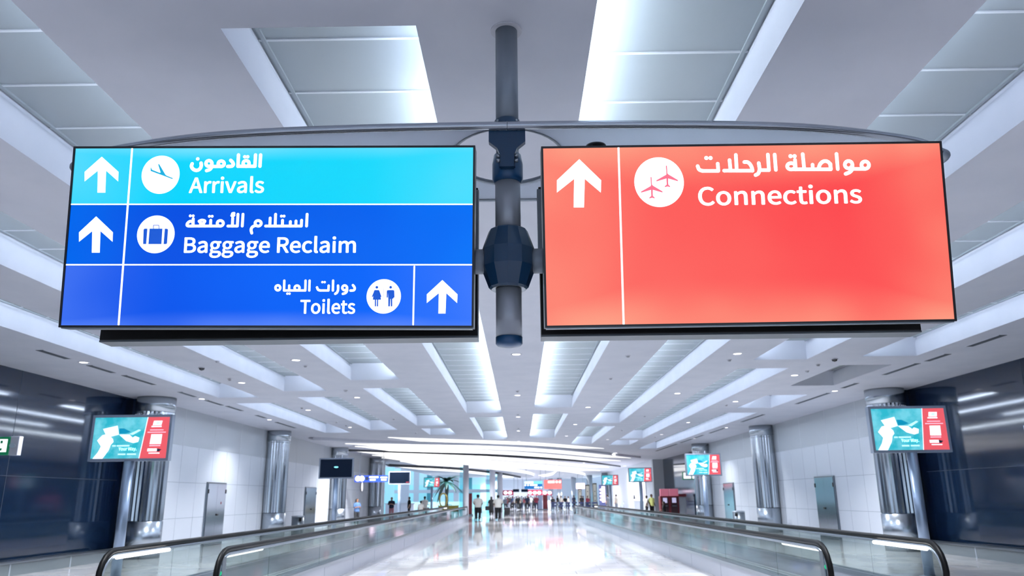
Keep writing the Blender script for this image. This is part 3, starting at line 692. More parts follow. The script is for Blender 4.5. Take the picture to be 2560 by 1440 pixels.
def downlight(x, y, label, beam=None):
    o = thing('downlight', label, 'ceiling light', (x, y, CZ), 0, 'recessed downlights')
    MB().lathe([(.085, -.002), (.105, -.012), (.12, -.008), (.125, 0)], n=28, caps=False).build('trim_ring', 'white_trim', o)
    MB().lathe([(.002, -.004), (.085, -.004)], n=24, caps=False).build('lens', 'lens', o)
    lo = bpy.data.objects.new('beam', beam or (WASH if abs(x) > 9.5 else LEDL)); COL.objects.link(lo); lo.parent = o; lo.location = (0, 0, -.03)
    return o
for x in dl_xs:
    row = sorted(y for a, y in DL if a == x)
    for i, y in enumerate(row):
        downlight(x, y, ('recessed downlight %s, %s of them' % (dl_xs[x], ORD[i])) if len(row) > 1 else 'recessed downlight ' + dl_xs[x])
for x, y in ((-5.05, 10.3), (4.9, 10.3), (2.44, 13.6), (-2.55, 13.6), (2.44, 7.2), (-2.55, 7.2), (-5.05, -3), (4.9, -3), (0, -5), (-9, 1), (9, 1)):  # unseen downlights added to fill the near hall with light
    downlight(x, y, 'added fill downlight, unseen from the camera', FILL)
# slot grilles: dark slits along both edges
SL = [(-9.95, 15.46, 16.5), (-9.95, 17.35, 18.45), (-9.9, 18.85, 20.5), (-9.86, 22.0, 23.1), (-9.86, 23.95, 25.3), (-9.8, 25.55, 27.0), (-9.8, 28.5, 29.55), (-9.9, 31.2, 33.9),
      (9.75, 15.1, 16.3), (9.78, 17.2, 18.15), (9.72, 18.45, 20.25), (9.66, 21.8, 22.8), (9.68, 23.9, 26.8), (9.62, 30.3, 33.4), (9.66, 36.5, 39.4), (9.62, 43.3, 46.5), (9.62, 40.6, 42.7), (9.62, 47.6, 55)]
NUM = ['first', 'second', 'third', 'fourth', 'fifth', 'sixth', 'seventh', 'eighth', 'ninth', 'tenth']
cl = cr = 0
for x, y0, y1 in SL:
    if x < 0: w, cl, k = 'left', cl+1, cl
    else: w, cr, k = 'right', cr+1, cr
    b = MB().box(-.08, .08, -(y1-y0)/2, (y1-y0)/2, -.006, 0); b.cur = 1
    b.box(-.09, -.08, -(y1-y0)/2, (y1-y0)/2, -.01, 0); b.box(.08, .09, -(y1-y0)/2, (y1-y0)/2, -.01, 0)
    o = b.build('slot_grille', ['slot', 'ceiling'], None, (x, (y0+y1)/2, CZ-.001))
    tag(o, 'dark slot grille in the ceiling along the %s wall, %s from the front' % (w, NUM[k]), 'air vent', 'slot grilles')
# sensors, sprinklers and cameras
o = thing('dome_camera', 'black dome camera under the canopy just above the red sign', 'camera', (.53, 4.62, 3.841))
MB().lathe([(.06, -.012), (.068, -.014), (.068, 0)], n=32).build('mount', 'dot', o)
MB().lathe([(.002, -.05), (.03, -.045), (.05, -.03), (.06, -.012)], n=32, caps=False).build('dome', 'dot', o)
for x, y, lab in ((-7.54, 17.86, 'small black dome camera on the ceiling left below the blue sign'), (7.39, 17.68, 'small black dome camera on the ceiling right below the red sign')):
    o = thing('dome_camera', lab, 'camera', (x, y, CZ), 0, 'small dome cameras')
    MB().lathe([(.07, -.015), (.085, -.02), (.085, 0)], n=20).build('mount', 'white_trim', o); MB().lathe([(.002, -.075), (.05, -.055), (.07, -.015)], n=20, caps=False).build('dome', 'dot', o)
SN = [(-7.55, 19.7), (-6.83, 16.98), (2.45, 20.27), (2.46, 16.93), (4.92, 17.62), (7.26, 26.85), (7.3, 18.45), (7.39, 19.43), (-5.04, 17.75), (-5.05, 22.08), (-7.48, 26.24), (-7.5, 31.44), (-7.43, 32.9), (-4.98, 30.4), (-5.0, 37.2), (4.95, 30.4), (4.9, 36.9), (7.27, 41.5), (-.05, 22.6), (-.05, 29.2), (-.05, 35.2)]
near = {}
for x, y in SN:
    k = min(dl_xs, key=lambda q: abs(q-x)); near.setdefault(k, []).append((y, x))
for k, l in near.items():
    for i, (y, x) in enumerate(sorted(l)):
        o = thing('smoke_detector', ('small grey detector on the ceiling %s, %s one' % (dl_xs[k], ORD[i])) if len(l) > 1 else 'small grey detector on the ceiling ' + dl_xs[k], 'detector', (x, y, CZ), 0, 'ceiling detectors')
        MB().lathe([(.05, -.012), (.06, -.008), (.06, 0)], n=16).build('base', 'white_trim', o); MB().lathe([(.002, -.045), (.03, -.04), (.042, -.012)], n=16, caps=False).build('cap', 'sensor', o)

# ------------------------------------------------------------------ advert screens on posts
def on_screen(root, w, h, z0, par):
    y = -.066
    U = lambda u, v: ((u-.5)*w, z0 + (.5-v)*h)
    def P(name, pts, m, yy=y): b = MB(); poly(b, [U(*p) for p in pts], yy); return b.build(name, m, par)
    P('water_print', [(0, 0), (.70, 0), (.64, 1), (0, 1)], 'ad_teal')
    P('red_print', [(.71, 0), (1, 0), (1, 1), (.65, 1)], 'ad_red')
    P('white_edge', [(.70, 0), (.71, 0), (.65, 1), (.64, 1)], 'ad_white', y-.001)
    P('hand_print', [(.03, 1), (.09, .84), (.12, .7), (.06, .56), (.12, .43), (.19, .4), (.24, .48), (.27, .53), (.28, .6), (.25, .66), (.23, .8), (.16, 1)], 'ad_white', y-.001)
    P('card_print', [(.12, .28), (.31, .2), (.34, .42), (.19, .49)], 'ad_white', y-.002)
    P('shadow_print', [(.335, .27), (.4, .27), (.5, .36), (.42, .4), (.345, .4)], 'ad_deep', y-.001)
    P('boat_print', [(.345, .42), (.48, .42), (.53, .5), (.56, .46), (.62, .5), (.61, .6), (.55, .63), (.45, .58)], 'ad_white', y-.001)
    P('mast_print', [(.48, .41), (.6, .3), (.63, .32), (.53, .43)], 'ad_pale', y-.002)
    def T(txt, u0, v0, u1, v1, m):
        (a, c), (b_, d) = U(u0, v1), U(u1, v0); vs, fs = fit_text(txt, a, b_, c, d, y-.002, .02); q = MB(); q.add(vs, fs); o = q.build('lettering', m, par); return o
    T('Your Way.', .36, .73, .6, .83, 'ad_pale')
    for (u0, u1, v) in ((.27, .32, .675), (.33, .5, .675), (.36, .46, .88), (.48, .6, .88)): P('small_print', [(u0, v), (u1, v), (u1, v+.035), (u0, v+.035)], 'ad_pale', y-.002)
    P('logo_tile', [(.79, .09), (.905, .09), (.895, .2), (.78, .2)], 'ad_white', y-.001); P('logo_mark', [(.83, .115), (.88, .115), (.865, .17), (.82, .175)], 'ad_pale', y-.002)
    P('small_print', [(.765, .215), (.9, .215), (.9, .245), (.765, .245)], 'ad_white', y-.001)
    for (u0, u1, v) in ((.75, .93, .305), (.72, .965, .36)): P('small_print', [(u0, v), (u1, v), (u1, v+.022), (u0, v+.022)], 'ad_pink', y-.001)
    P('white_tile', [(.775, .42), (.92, .42), (.915, .66), (.765, .66)], 'ad_white', y-.001)
    P('small_print', [(.765, .685), (.91, .685), (.91, .71), (.765, .71)], 'ad_pink', y-.001)
    P('logo_mark', [(.745, .765), (.87, .765), (.87, .835), (.745, .835)], 'ad_white', y-.001); P('logo_mark', [(.87, .765), (.93, .79), (.9, .84), (.87, .835)], 'cloth_navy', y-.001)
    P('small_print', [(.765, .865), (.91, .865), (.91, .89), (.765, .89)], 'ad_white', y-.001)
def screen_post(x, y, z, w, h, label, on=True, group='advert screens on posts', lean_x=None):
    o = thing('screen_stand', label, 'screen', (x, y, 0), 0, group); t = .052
    f = MB()
    for a in ((-w/2-t, w/2+t, h/2, h/2+t), (-w/2-t, w/2+t, -h/2-t, -h/2), (-w/2-t, -w/2, -h/2, h/2), (w/2, w/2+t, -h/2, h/2)): f.box(a[0], a[1], -.07, .07, z+a[2], z+a[3])
    f.build('screen_frame', 'screen_frame', o)
    s = MB().box(-w/2, w/2, -.06, .06, z-h/2, z+h/2).build('display', 'screen_off', o)
    if on: on_screen(o, w, h, z, s)
    MB().lathe([(.1, 0), (.1, z-h/2-t)], n=28).build('post', 'pole', o)
    MB().lathe([(.19, 0), (.19, .02), (.12, .04)], n=28).build('base_plate', 'steel', o)
    MB().box(-.07, .07, -.03, .11, z-h/2-.2, z-h/2-t).build('bracket', 'screen_frame', o)
    return o
screen_post(-8.07, 16, 2.87, 1.56, .84, 'lit advert screen on a post before the left navy glass wall')
screen_post(8.03, 16, 2.87, 1.5, .84, 'lit advert screen on a post before the right navy glass wall')
screen_post(7.87, 33.6, 2.87, 1.42, .83, 'lit advert screen on a post beside the red kiosk')
screen_post(7.5, 49.0, 2.87, 1.36, .78, 'lit advert screen on a post in front of the white poster')
screen_post(7.6, 66.5, 2.92, 1.32, .76, 'farthest right-hand lit advert screen on a post')
screen_post(-7.55, 67, 2.9, 1.28, .72, 'lit advert screen on a post beside the palm')
a = screen_post(-7.92, 33.6, 2.88, 1.38, .76, 'larger dark switched-off screen on a post before the left columns', False, 'dark screens on posts')
b = MB(); b.add(*fit_text('>010>', -.09, .09, 2.9, 2.96, -.062)); 
b.build('screen_mark', 'ad_pale', [c for c in a.children if c.name.startswith('display')][0])
a = screen_post(-7.7, 50.0, 2.87, 1.3, .7, 'smaller dark switched-off screen on a post beside the teal atrium', False, 'dark screens on posts')
b = MB().box(.42, .6, -.063, -.06, 2.57, 2.62); b.build('screen_mark', 'kiosk_red', [c for c in a.children if c.name.startswith('display')][0])

# ------------------------------------------------------------------ moving walkways
def walkway(xi, xo, y0, y1, s, label):
    "xi inner balustrade, xo outer balustrade; s = -1 left, 1 right"
    o = thing('moving_walkway', label, 'moving walkway', ((xi+xo)/2, y0, 0), 0, 'moving walkways')
    xm = (xi+xo)/2; LEN = y1-y0; HR_ = .95
    for nm, x in (('inner', xi-xm), ('outer', xo-xm)):
        # handrail: rises round the newel, runs the length, drops at the far end
        r = .36; c = HR_ - r
        pts = [(x, .32, .18), (x, .08, .3)] + [(x, .0 + r - r*math.cos(t) - .02*0, c + r*math.sin(t)) for t in [math.radians(q) for q in (-18, 0, 18, 36, 54, 72, 90)]]
        far = [(x, LEN - p[1], p[2]) for p in reversed(pts)]
        rail = MB(); 
        path = [Vector(p) for p in pts + far]
        rail.tube(path, .04, 10); rail.build('handrail', 'black_rubber', o)
        inn = MB(); inn.tube([(x, p.y + (.05 if p.y < LEN/2 else -.05), p.z - .06) for p in path[2:-2]], .028, 8); inn.build('rail_guide', 'steel', o)
        g = MB()
        poly_pts = [(r*.3, .36)] + [(.04 + r - (r-.05)*math.cos(t), c + (r-.06)*math.sin(t)) for t in [math.radians(q) for q in (0, 30, 60, 90)]] + [(2.2, HR_-.06), (2.2, .36)]
        gl = MB(); n = len(poly_pts)
        gl.add([(x-.006, a, b) for a, b in poly_pts] + [(x+.006, a, b) for a, b in poly_pts], [tuple(range(n)), tuple(range(2*n-1, n-1, -1))] + [(i, i+n, (i+1) % n + n, (i+1) % n) for i in range(n)])
        gl.build('glass_panel', 'glass', o)
        k = 2.21
        while k < LEN - 2.3:
            e = min(k + 3.2, LEN - .4); MB().box(x-.006, x+.006, k, e-.012, .36, HR_-.06).build('glass_panel', 'glass', o); k = e
        MB().tube([(x + (.045 if (x < 0) else -.045), .34, HR_-.09), (x + (.045 if (x < 0) else -.045), 1.95, HR_-.09)], .026, 12).build('light_tube', 'tube_light', o)
        MB().tube([(x + (.045 if (x < 0) else -.045), LEN-2.3, HR_-.085), (x + (.045 if (x < 0) else -.045), LEN-.6, HR_-.085)], .017, 10).build('light_tube', 'tube_light', o)
        sk = MB(); ss = 1 if x > 0 else -1
        sk.box(*sorted((x-ss*.07, x+ss*.14)), .1, LEN-.1, .3, .36); sk.build('deck_trim', 'steel', o)
        sk = MB(); sk.box(*sorted((x-ss*.05, x+ss*.12)), .1, LEN-.1, .0, .3)
        sk.cur = 1
        for kk in range(1, int(LEN/2.7)): sk.box(*sorted((x+ss*.12, x+ss*.123)), kk*2.7-.006, kk*2.7+.006, .02, .3)
        sk.build('outer_cladding', ['walk_skirt', 'joint'], o)
        # newel light: a green arrow in a steel cover on the near end
        if nm == 'inner':
            cv = MB().bbox(x-.035, x+.035, .12, .26, .36, .86, .01).build('newel_cover', 'steel_dark', o)
            ind = MB(); ind.tube([(x, .1, .66), (x, .12, .66)], .034, 16); ind.build('signal_light', 'green_lit', cv)
            MB().tube([(x, .097, .675), (x, .1, .675)], .02, 4).build('signal_arrow', 'white_ink', cv)
    d = abs(xo-xi)/2
    b = MB().box(-d+.09, d-.09, .9, LEN-.9, .02, .05); b.cur = 1
    for k in range(9): b.box(-d+.1+k*(2*d-.2)/9, -d+.1+k*(2*d-.2)/9+.03, .9, LEN-.9, .05, .056)
    b.build('pallet_belt', ['walk_deck', 'steel_dark'], o)
    for e in (0, LEN-1): MB().box(-d+.09, d-.09, e, e+1.0, 0, .045).build('comb_plate', 'steel', o)
    return o
walkway(-4.04, -5.6, 10.65, 60, -1, 'glass-sided moving walkway left of the hall, before the dark screens')
walkway(4.1, 5.62, 10.75, 60, 1, 'glass-sided moving walkway right of the hall, before the red kiosk')

# ------------------------------------------------------------------ doors, bins, exit signs and wall fittings
def steel_door(n, s, y0, y1, label, red=False, double=True):
    o = struct(thing('door_%d' % n, label, 'door', (s*11.5, (y0+y1)/2, 0))); del o['label']; del o['category']; w = (y1-y0)/2
    X = lambda a, b: sorted((-s*a, -s*b))
    MB().box(*X(0, .05), -w-.05, w+.05, 0, 2.25).build('door_frame', 'steel_dark', o)
    leaves = ((-w, -.004), (.004, w)) if double else ((-w, w),)
    for a, b in leaves: MB().box(*X(.02, .07), a, b, .01, 2.2).build('door_leaf', 'door_steel', o)
    for a in (-w+.02, w-.02): MB().box(*X(.06, .09), a-.03, a+.03, 1.85, 2.0).build('hinge', 'black', o)
    MB().box(*X(.07, .1), .06, .2, 1.05, 1.12).build('door_handle', 'black', o)
    if red: MB().lathe([(.002, 0), (.05, 0)], n=20, caps=False).build('red_disc', 'kiosk_red', o, (-s*.072, .45, 1.5), (0, math.pi/2, 0))
steel_door(1, -1, 28.7, 30.45, '', True); steel_door(2, -1, 41.9, 44.0, ''); steel_door(3, 1, 28.8, 30.6, ''); steel_door(4, 1, 42.4, 44.4, '')
def bin_(x, y, label):
    o = thing('litter_bin', label, 'litter bin', (x, y, 0), 0, 'litter bins')
    MB().lathe([(.28, 0), (.29, .04), (.29, .78)], n=28).build('body', 'steel_dark', o); MB().lathe([(.3, .78), (.3, .84), (.02, .86)], n=28).build('lid', 'steel', o)
    s = 1 if x < 0 else -1
    MB().box(s*.2-.06, s*.2+.06, -.3, -.22, .6, .74).build('opening', 'black', o)
bin_(-10.75, 38.2, 'grey steel litter bin by the second left column'); bin_(10.7, 39.0, 'grey steel litter bin by the second right column')
def exit_sign(s):
    x0, x1 = (-11.9, -10.72) if s < 0 else (10.78, 11.9); y = 16.5; z = 2.77
    o = thing('exit_sign', 'green-edged lit exit sign on the %s navy glass wall' % ('left' if s < 0 else 'right'), 'exit sign', ((x0+x1)/2, y, z), 0, 'exit signs'); w = (x1-x0)/2
    e = s  # housing towards the hall
    a, b = (-w, w-.19) if s < 0 else (-w+.19, w)
    MB().bbox(a, b, -.06, .06, -.19, .19, .008).build('green_case', 'exit_green', o)
    pn = MB().box(a+.04, b-.05, -.068, -.06, -.13, .14).build('lit_panel', 'white_ink', o)
    c = (a+b)/2; q = MB()
    m_ = .25 * -e
    q.box(c+m_-.05, c+m_+.0, -.071, -.068, .06, .11); q.box(c+m_+.05, c+m_+.1, -.071, -.068, .05, .11); q.box(c+m_-.02, c+m_+.1, -.071, -.068, -.1, -.05)
    q.build('pictogram', 'exit_green', pn)
    a2, b2 = (w-.19, w) if s < 0 else (-w, -w+.19)
    MB().bbox(a2, b2, -.05, .08, -.2, .2, .01).build('battery_case', 'white_trim', o)
    lp = MB(); lp.tube([((a2+b2)/2, -.05, -.0), ((a2+b2)/2 - s*.03, -.16, .0)], .045, 16, rads=[.03, .055]); lp.build('spot_lamp', 'steel', o)
exit_sign(-1); exit_sign(1)
for s, y, z, lab in ((-1, 56.7, 2.45, 'round white wall clock on the left white wall'),):
    o = thing('wall_clock', lab, 'clock', (s*11.5, y, z)); 
    MB().tube([(.0, 0, 0), (.06, 0, 0)], .36, 32).build('case', 'steel_dark', o); MB().tube([(.06, 0, 0), (.066, 0, 0)], .33, 32).build('dial', 'poster', o)
    h = MB(); h.box(.067, .07, -.01, .01, 0, .26); h.build('hand', 'black', o); h = MB(); h.box(.067, .07, 0, .2, -.012, .012); h.build('hand', 'black', o)

# ------------------------------------------------------------------ lamps added to brighten the far hall
for i, (x, y) in enumerate([(-8, 49), (0, 52), (7, 57), (-8, 59), (-1, 66), (6, 73), (-6, 78), (2, 86), (8, 93), (-1, 104), (6, 110), (-12, 104), (11, 82), (-4, 122), (3, 124), (9, 118), (-9, 128), (0, 133), (12, 128), (-8.2, 46.5), (-8.4, 53.5), (-8.4, 63), (7.6, 95)]):
    b = LEDL.copy(); b.energy = 620; b.spread = math.radians(150)
    o = thing('downlight', 'added round fill lamp among the curved light bands', 'ceiling light', (x, y, CZ - .001), 0, 'added lamps among the light bands')
    MB().lathe([(.16, -.002), (.18, -.01), (.2, 0)], n=24, caps=False).build('trim_ring', 'white_trim', o); MB().lathe([(.002, -.004), (.16, -.004)], n=20, caps=False).build('lens', 'lens', o)
    lo = bpy.data.objects.new('beam', b); COL.objects.link(lo); lo.parent = o; lo.location = (0, 0, -.04)

# ------------------------------------------------------------------ people
def skin_mesh(verts, edges, levels=1, smooth=True):
    me = bpy.data.meshes.new('figure'); me.from_pydata([v[:3] for v in verts], edges, [])
    o = bpy.data.objects.new('figure', me); COL.objects.link(o)
    sk = o.modifiers.new('s', 'SKIN'); sk.use_smooth_shade = True
    for i, d in enumerate(me.skin_vertices[0].data):
        r = verts[i][3]; d.radius = r if isinstance(r, tuple) else (r, r)
    me.skin_vertices[0].data[0].use_root = True
    ss = o.modifiers.new('u', 'SUBSURF'); ss.levels = ss.render_levels = levels
    dg = bpy.context.evaluated_depsgraph_get(); dg.update()
    r = bpy.data.meshes.new_from_object(o.evaluated_get(dg)); bpy.data.objects.remove(o); bpy.data.meshes.remove(me)
    for p in r.polygons: p.use_smooth = smooth
    return r
def skeleton(pose):
    "joint positions of a 1.75 m figure that faces +y"
    J = {'pel': (0, 0, .96), 'sp': (0, .01, 1.14), 'ch': (0, .0, 1.34), 'nk': (0, 0, 1.49)}
    for s, k in ((-1, 'l'), (1, 'r')):
        J['sh'+k] = (s*.175, 0, 1.42); J['el'+k] = (s*.225, -.02, 1.14); J['wr'+k] = (s*.23, .06, .9)
        J['hp'+k] = (s*.095, 0, .9); J['kn'+k] = (s*.1, .02, .5); J['an'+k] = (s*.1, -.02, .09); J['to'+k] = (s*.115, .13, .035)
    if pose == 'push':
        for s, k in ((-1, 'l'), (1, 'r')): J['el'+k] = (s*.24, .06, 1.16); J['wr'+k] = (s*.19, .32, 1.04)
    if pose in ('push', 'walk'):
        J['knl'] = (-.1, .1, .52); J['anl'] = (-.1, .12, .09); J['tol'] = (-.115, .27, .04)
        J['knr'] = (.1, .02, .5); J['anr'] = (.1, -.22, .13); J['tor'] = (.115, -.09, .04)
    if pose == 'fold':
        for s, k in ((-1, 'l'), (1, 'r')): J['el'+k] = (s*.23, .06, 1.14); J['wr'+k] = (s*.05, .2, 1.2)
    if pose == 'sit':
        d = -.5
        for k in list(J): J[k] = (J[k][0], J[k][1], J[k][2] + d)
        for s, k in ((-1, 'l'), (1, 'r')): J['kn'+k] = (s*.13, .42, .47); J['an'+k] = (s*.13, .42, .09); J['to'+k] = (s*.14, .56, .035); J['el'+k] = (s*.22, .08, .68); J['wr'+k] = (s*.15, .3, .56)
    return J
def figure_meshes(pose):
    J = skeleton(pose); V = Vector; nk = V(J['nk'])
    verts, edges = [], []
    def add(p, r, link=None):
        verts.append((*p, r)); 
        if link is not None: edges.append((link, len(verts)-1))
        return len(verts)-1
    pel = add(J['pel'], (.145, .1)); sp = add(J['sp'], (.13, .095), pel); ch = add(J['ch'], (.155, .105), sp); n_ = add(nk, .055, ch)
    h0 = add(nk + V((0, .02, .07)), .06, n_); h1 = add(nk + V((0, .02, .15)), (.086, .1), h0); h2 = add(nk + V((0, .005, .22)), (.07, .085), h1); add(nk + V((0, 0, .255)), .035, h2)
    for k in 'lr':
        sh = add(J['sh'+k], .06, ch); el = add(J['el'+k], .042, sh); wr = add(J['wr'+k], .03, el)
        d = (V(J['wr'+k]) - V(J['el'+k])).normalized(); pm = add(V(J['wr'+k]) + d*.05, (.04, .018), wr); add(V(J['wr'+k]) + d*.09, (.042, .016), pm)
        hp = add(J['hp'+k], .088, pel); kn = add(J['kn'+k], .055, hp); an = add(J['an'+k], .036, kn); add(J['to'+k], .032, an)
    # five unequal, bent fingers to each hand, rooted in the palm
    for s, k in ((-1, 'l'), (1, 'r')):
        w = V(J['wr'+k]); d = (w - V(J['el'+k])).normalized(); a = V((1, 0, 0)); b = d.cross(a).normalized(); a = b.cross(d).normalized()
        for i, ln in enumerate((.068, .078, .072, .056)):
            r0 = w + d*.08 + a*(i-1.5)*.021
            p = add(r0, .009); p = add(r0 + d*ln*.55 + b*.006, .0085, p); add(r0 + d*ln*.9 + b*.026, .007, p)
        r0 = w + d*.04 - a*s*.03; p = add(r0, .011); p = add(r0 + d*.03 - a*s*.022, .0095, p); add(r0 + d*.058 - a*s*.024 + b*.01, .008, p)
    # nose, brow and ears on the head
    hd = nk + V((0, .02, .14))
    p = add(hd + V((0, .07, .02)), .016); add(hd + V((0, .108, -.012)), .014, p)
    for s in (-1, 1): p = add(hd + V((s*.07, 0, .0)), .016); add(hd + V((s*.088, -.008, .008)), .02, p)
    body = skin_mesh(verts, edges)
    out = {'body': body}
    def mesh_of(mb):
        o = mb.build('cloth', 'cloth_grey'); me = o.data; bpy.data.objects.remove(o); return me
    def loft(mb, rings, n=18):
        "rings: (x, y, z, rx, ry), closed at both ends"
        vs = [(x + rx*math.cos(2*math.pi*k/n), y + ry*math.sin(2*math.pi*k/n), z) for x, y, z, rx, ry in rings for k in range(n)]
        fs = [(i*n+k, i*n+(k+1) % n, (i+1)*n+(k+1) % n, (i+1)*n+k) for i in range(len(rings)-1) for k in range(n)]
        fs += [tuple(range(n)), tuple(range((len(rings)-1)*n, len(rings)*n))]; mb.add(vs, fs, True)
    dz = J['pel'][2] - .96
    b = MB(); loft(b, [(0, 0, z + dz, rx, ry) for z, rx, ry in ((.87, .186, .136), (.93, .19, .14), (1.04, .184, .137), (1.16, .18, .134), (1.28, .194, .136), (1.37, .205, .13), (1.43, .185, .112), (1.465, .12, .09), (1.5, .066, .068), (1.515, .06, .064))])
    for s_, k in ((-1, 'l'), (1, 'r')):
        sh, el = V(J['sh'+k]), V(J['el'+k]); e2 = sh.lerp(el, .95)
        b.tube([sh + V((-s_*.07, 0, .0)), sh + V((-s_*.015, 0, -.005)), sh.lerp(el, .12), sh.lerp(el, .5), e2], .07, 14, rads=[.05, .064, .069, .064, .062])
    out['shirt'] = mesh_of(b)
    b = MB(); loft(b, [(0, 0, z + dz, rx, ry) for z, rx, ry in ((.8, .15, .115), (.86, .178, .13), (.95, .176, .13), (1.0, .168, .126))])
    for k in 'lr':
        hp, kn, an = V(J['hp'+k]), V(J['kn'+k]), V(J['an'+k])
        b.tube([hp + V((0, 0, .03)), hp.lerp(kn, .4), kn, kn.lerp(an, .4), an.lerp(kn, .02)], .09, 14, rads=[.098, .094, .076, .072, .062])
    out['trousers'] = mesh_of(b)
    def hairdo(long):
        b = MB(); c = nk + V((0, .006, .165)); n = 20; rows = 12; vs = []; fs = []
        for i in range(rows+1):
            t = math.pi*i/rows
            for k in range(n):
                q = 2*math.pi*k/n; vs.append(c + V((.086*math.sin(t)*math.cos(q), .104*math.sin(t)*math.sin(q), .108*math.cos(t))))
        for i in range(rows):
            for k in range(n):
                f = (i*n+k, i*n+(k+1) % n, (i+1)*n+(k+1) % n, (i+1)*n+k); m_ = sum((vs[j] for j in f), V()) / 4 - c
                if m_.y > .02 and m_.z < .05 - (m_.y-.1)*.2 or m_.z < -.085: continue
                fs.append(f)
        b.add(vs, fs, True)
        if long: loft(b, [(0, c.y - .045, c.z + .03, .082, .06), (0, c.y - .06, c.z - .08, .088, .05), (0, c.y - .075, c.z - .2, .092, .045), (0, c.y - .09, c.z - .34, .07, .035)])
        return mesh_of(b)
    out['hair'] = hairdo(False); out['long_hair'] = hairdo(True)
    for k in 'lr':
        out['shoe_'+k] = skin_mesh([(*(V(J['an'+k]) + V((0, -.01, -.04))), .045), (*(V(J['to'+k]) + V((0, 0, .005))), .042)], [(0, 1)])
    return out
POSES = {}
def person(x, y, label, rz=0, pose='stand', h=1.75, top='shirt_white', low='cloth_black', skin='skin_a', hair='hair', long=False, group=None, skirt=None, girth=1.12):
    if pose not in POSES: POSES[pose] = figure_meshes(pose)
    P = POSES[pose]; s = h/1.75
    o = thing('person', label, 'person', (x, y, 0), rz, group); o.scale = (s*girth, s*(1 + (girth-1)*.5), s)
    def put(name, me, m):
        c = bpy.data.objects.new(name, me.copy()); c.data.materials.clear(); c.data.materials.append(M[m]); COL.objects.link(c); c.parent = o; return c
    put('body', P['body'], skin); put('shirt', P['shirt'], top); put('trousers', P['trousers'], low); put('hair', P['long_hair' if long else 'hair'], hair)
    put('shoe', P['shoe_l'], 'black_rubber'); put('shoe', P['shoe_r'], 'black_rubber')
    if not group:
        for e in (-1, 1):
            hz = skeleton(pose)['nk']; MB().lathe([(.001, -.011), (.009, -.006), (.011, 0), (.009, .006), (.001, .011)], (e*.032, hz[1] + .118, hz[2] + .165), 10, caps=False).build('eye', 'black', o)
    if skirt: MB().lathe([(.2, .3), (.2, .6), (.19, .86), (.17, 1.0)], n=20).build('skirt', skirt, o)
    return o
def trolley(x, y, label, rz=0, group='luggage trolleys', bag=None):
    o = thing('luggage_trolley', label, 'luggage trolley', (x, y, 0), rz, group)
    b = MB()
    for s in (-1, 1):
        b.tube([(s*.27, 0, 1.02), (s*.27, .02, .5), (s*.27, .06, .16), (s*.22, .85, .14)], .016, 8)
    b.tube([(-.22, .85, .14), (.22, .85, .14)], .016, 8); b.tube([(-.27, .1, .5), (.27, .1, .5)], .012, 8); b.build('frame', 'steel', o)
    MB().tube([(-.27, 0, 1.02), (.27, 0, 1.02)], .024, 10).build('handle', 'black_rubber', o)
    MB().box(-.24, .24, .1, .84, .15, .165).build('platform', 'steel_dark', o); MB().box(-.25, .25, .03, .05, .5, .8).build('panel', 'cloth_grey', o)
    for wx, wy in ((-.27, .08), (.27, .08), (0, .8)): MB().tube([(wx-.02, wy, .07), (wx+.02, wy, .07)], .07, 14).build('wheel', 'black_rubber', o)
    return o
def suitcase(x, y, label, m='bag', w=.42, h=.6):
    o = thing('suitcase', label, 'suitcase', (x, y, 0)); MB().bbox(-w/2, w/2, -.13, .13, .06, h, .03).build('shell', m, o)
    MB().tube([(-.1, 0, h), (-.1, 0, h+.2), (.1, 0, h+.2), (.1, 0, h)], .012, 8).build('handle', 'steel_dark', o)
    for s in (-1, 1): MB().tube([(s*(w/2-.05), -.05, .03), (s*(w/2-.05), .05, .03)], .03, 12).build('wheel', 'black_rubber', o)
    return o
person(-3.17, 58.9, 'person in white shirt and dark trousers pushing a trolley, beside the red totem', 0, 'push', 1.82, 'shirt_white', 'cloth_black', girth=1.3)
trolley(-3.17, 59.32, 'luggage trolley pushed by the person beside the red totem')
person(-1.66, 58.4, 'person in white shirt and dark trousers pushing a trolley in mid hall', 0, 'push', 1.78, 'shirt_white', 'cloth_black', 'skin_c', girth=1.3)
trolley(-1.66, 58.82, 'luggage trolley pushed by the person in mid hall')
person(-2.6, 70.5, 'person with long dark hair in black, carrying a black handbag', 0, 'walk', 1.68, 'cloth_black', 'cloth_black', 'skin_b', long=True, skirt='cloth_black')
b = thing('handbag', 'black handbag carried by the person in black', 'handbag', (-2.95, 70.56, .5)); MB().bbox(-.2, .2, -.08, .08, 0, .36, .04).build('body', 'bag', b); MB().tube(catmull([(-.1, 0, .34), (-.06, 0, .47), (.06, 0, .47), (.1, 0, .34)], 5), .012, 8).build('handle', 'bag', b)
suitcase(-1.2, 71, 'black suitcase to the right of the white-shirted person in mid hall', 'bag', .5, .7)
p = at(892, 1270, y=50); person(p.x, 50, 'person in a blue top and black trousers standing by the left wall under the clock', -2.3, 'fold', 1.62, 'cloth_blue', 'cloth_black', 'skin_a', long=True)
p = at(979, 1262, y=64); person(p.x, 64, 'person in a navy top with pink trousers under the smaller dark screen', 3.0, 'fold', 1.7, 'cloth_navy', 'cloth_stripe', 'skin_b')
p = at(1023, 1262, y=66); person(p.x, 66, 'person all in black by the white post right of the dark screens', 1.8, 'stand', 1.72, 'cloth_black', 'cloth_black', 'skin_b')
p = at(1062, 1262, y=61); person(p.x, 61, 'taller person in a white shirt behind the left walkway', .5, 'fold', 1.74, 'shirt_white', 'cloth_grey', 'skin_a')
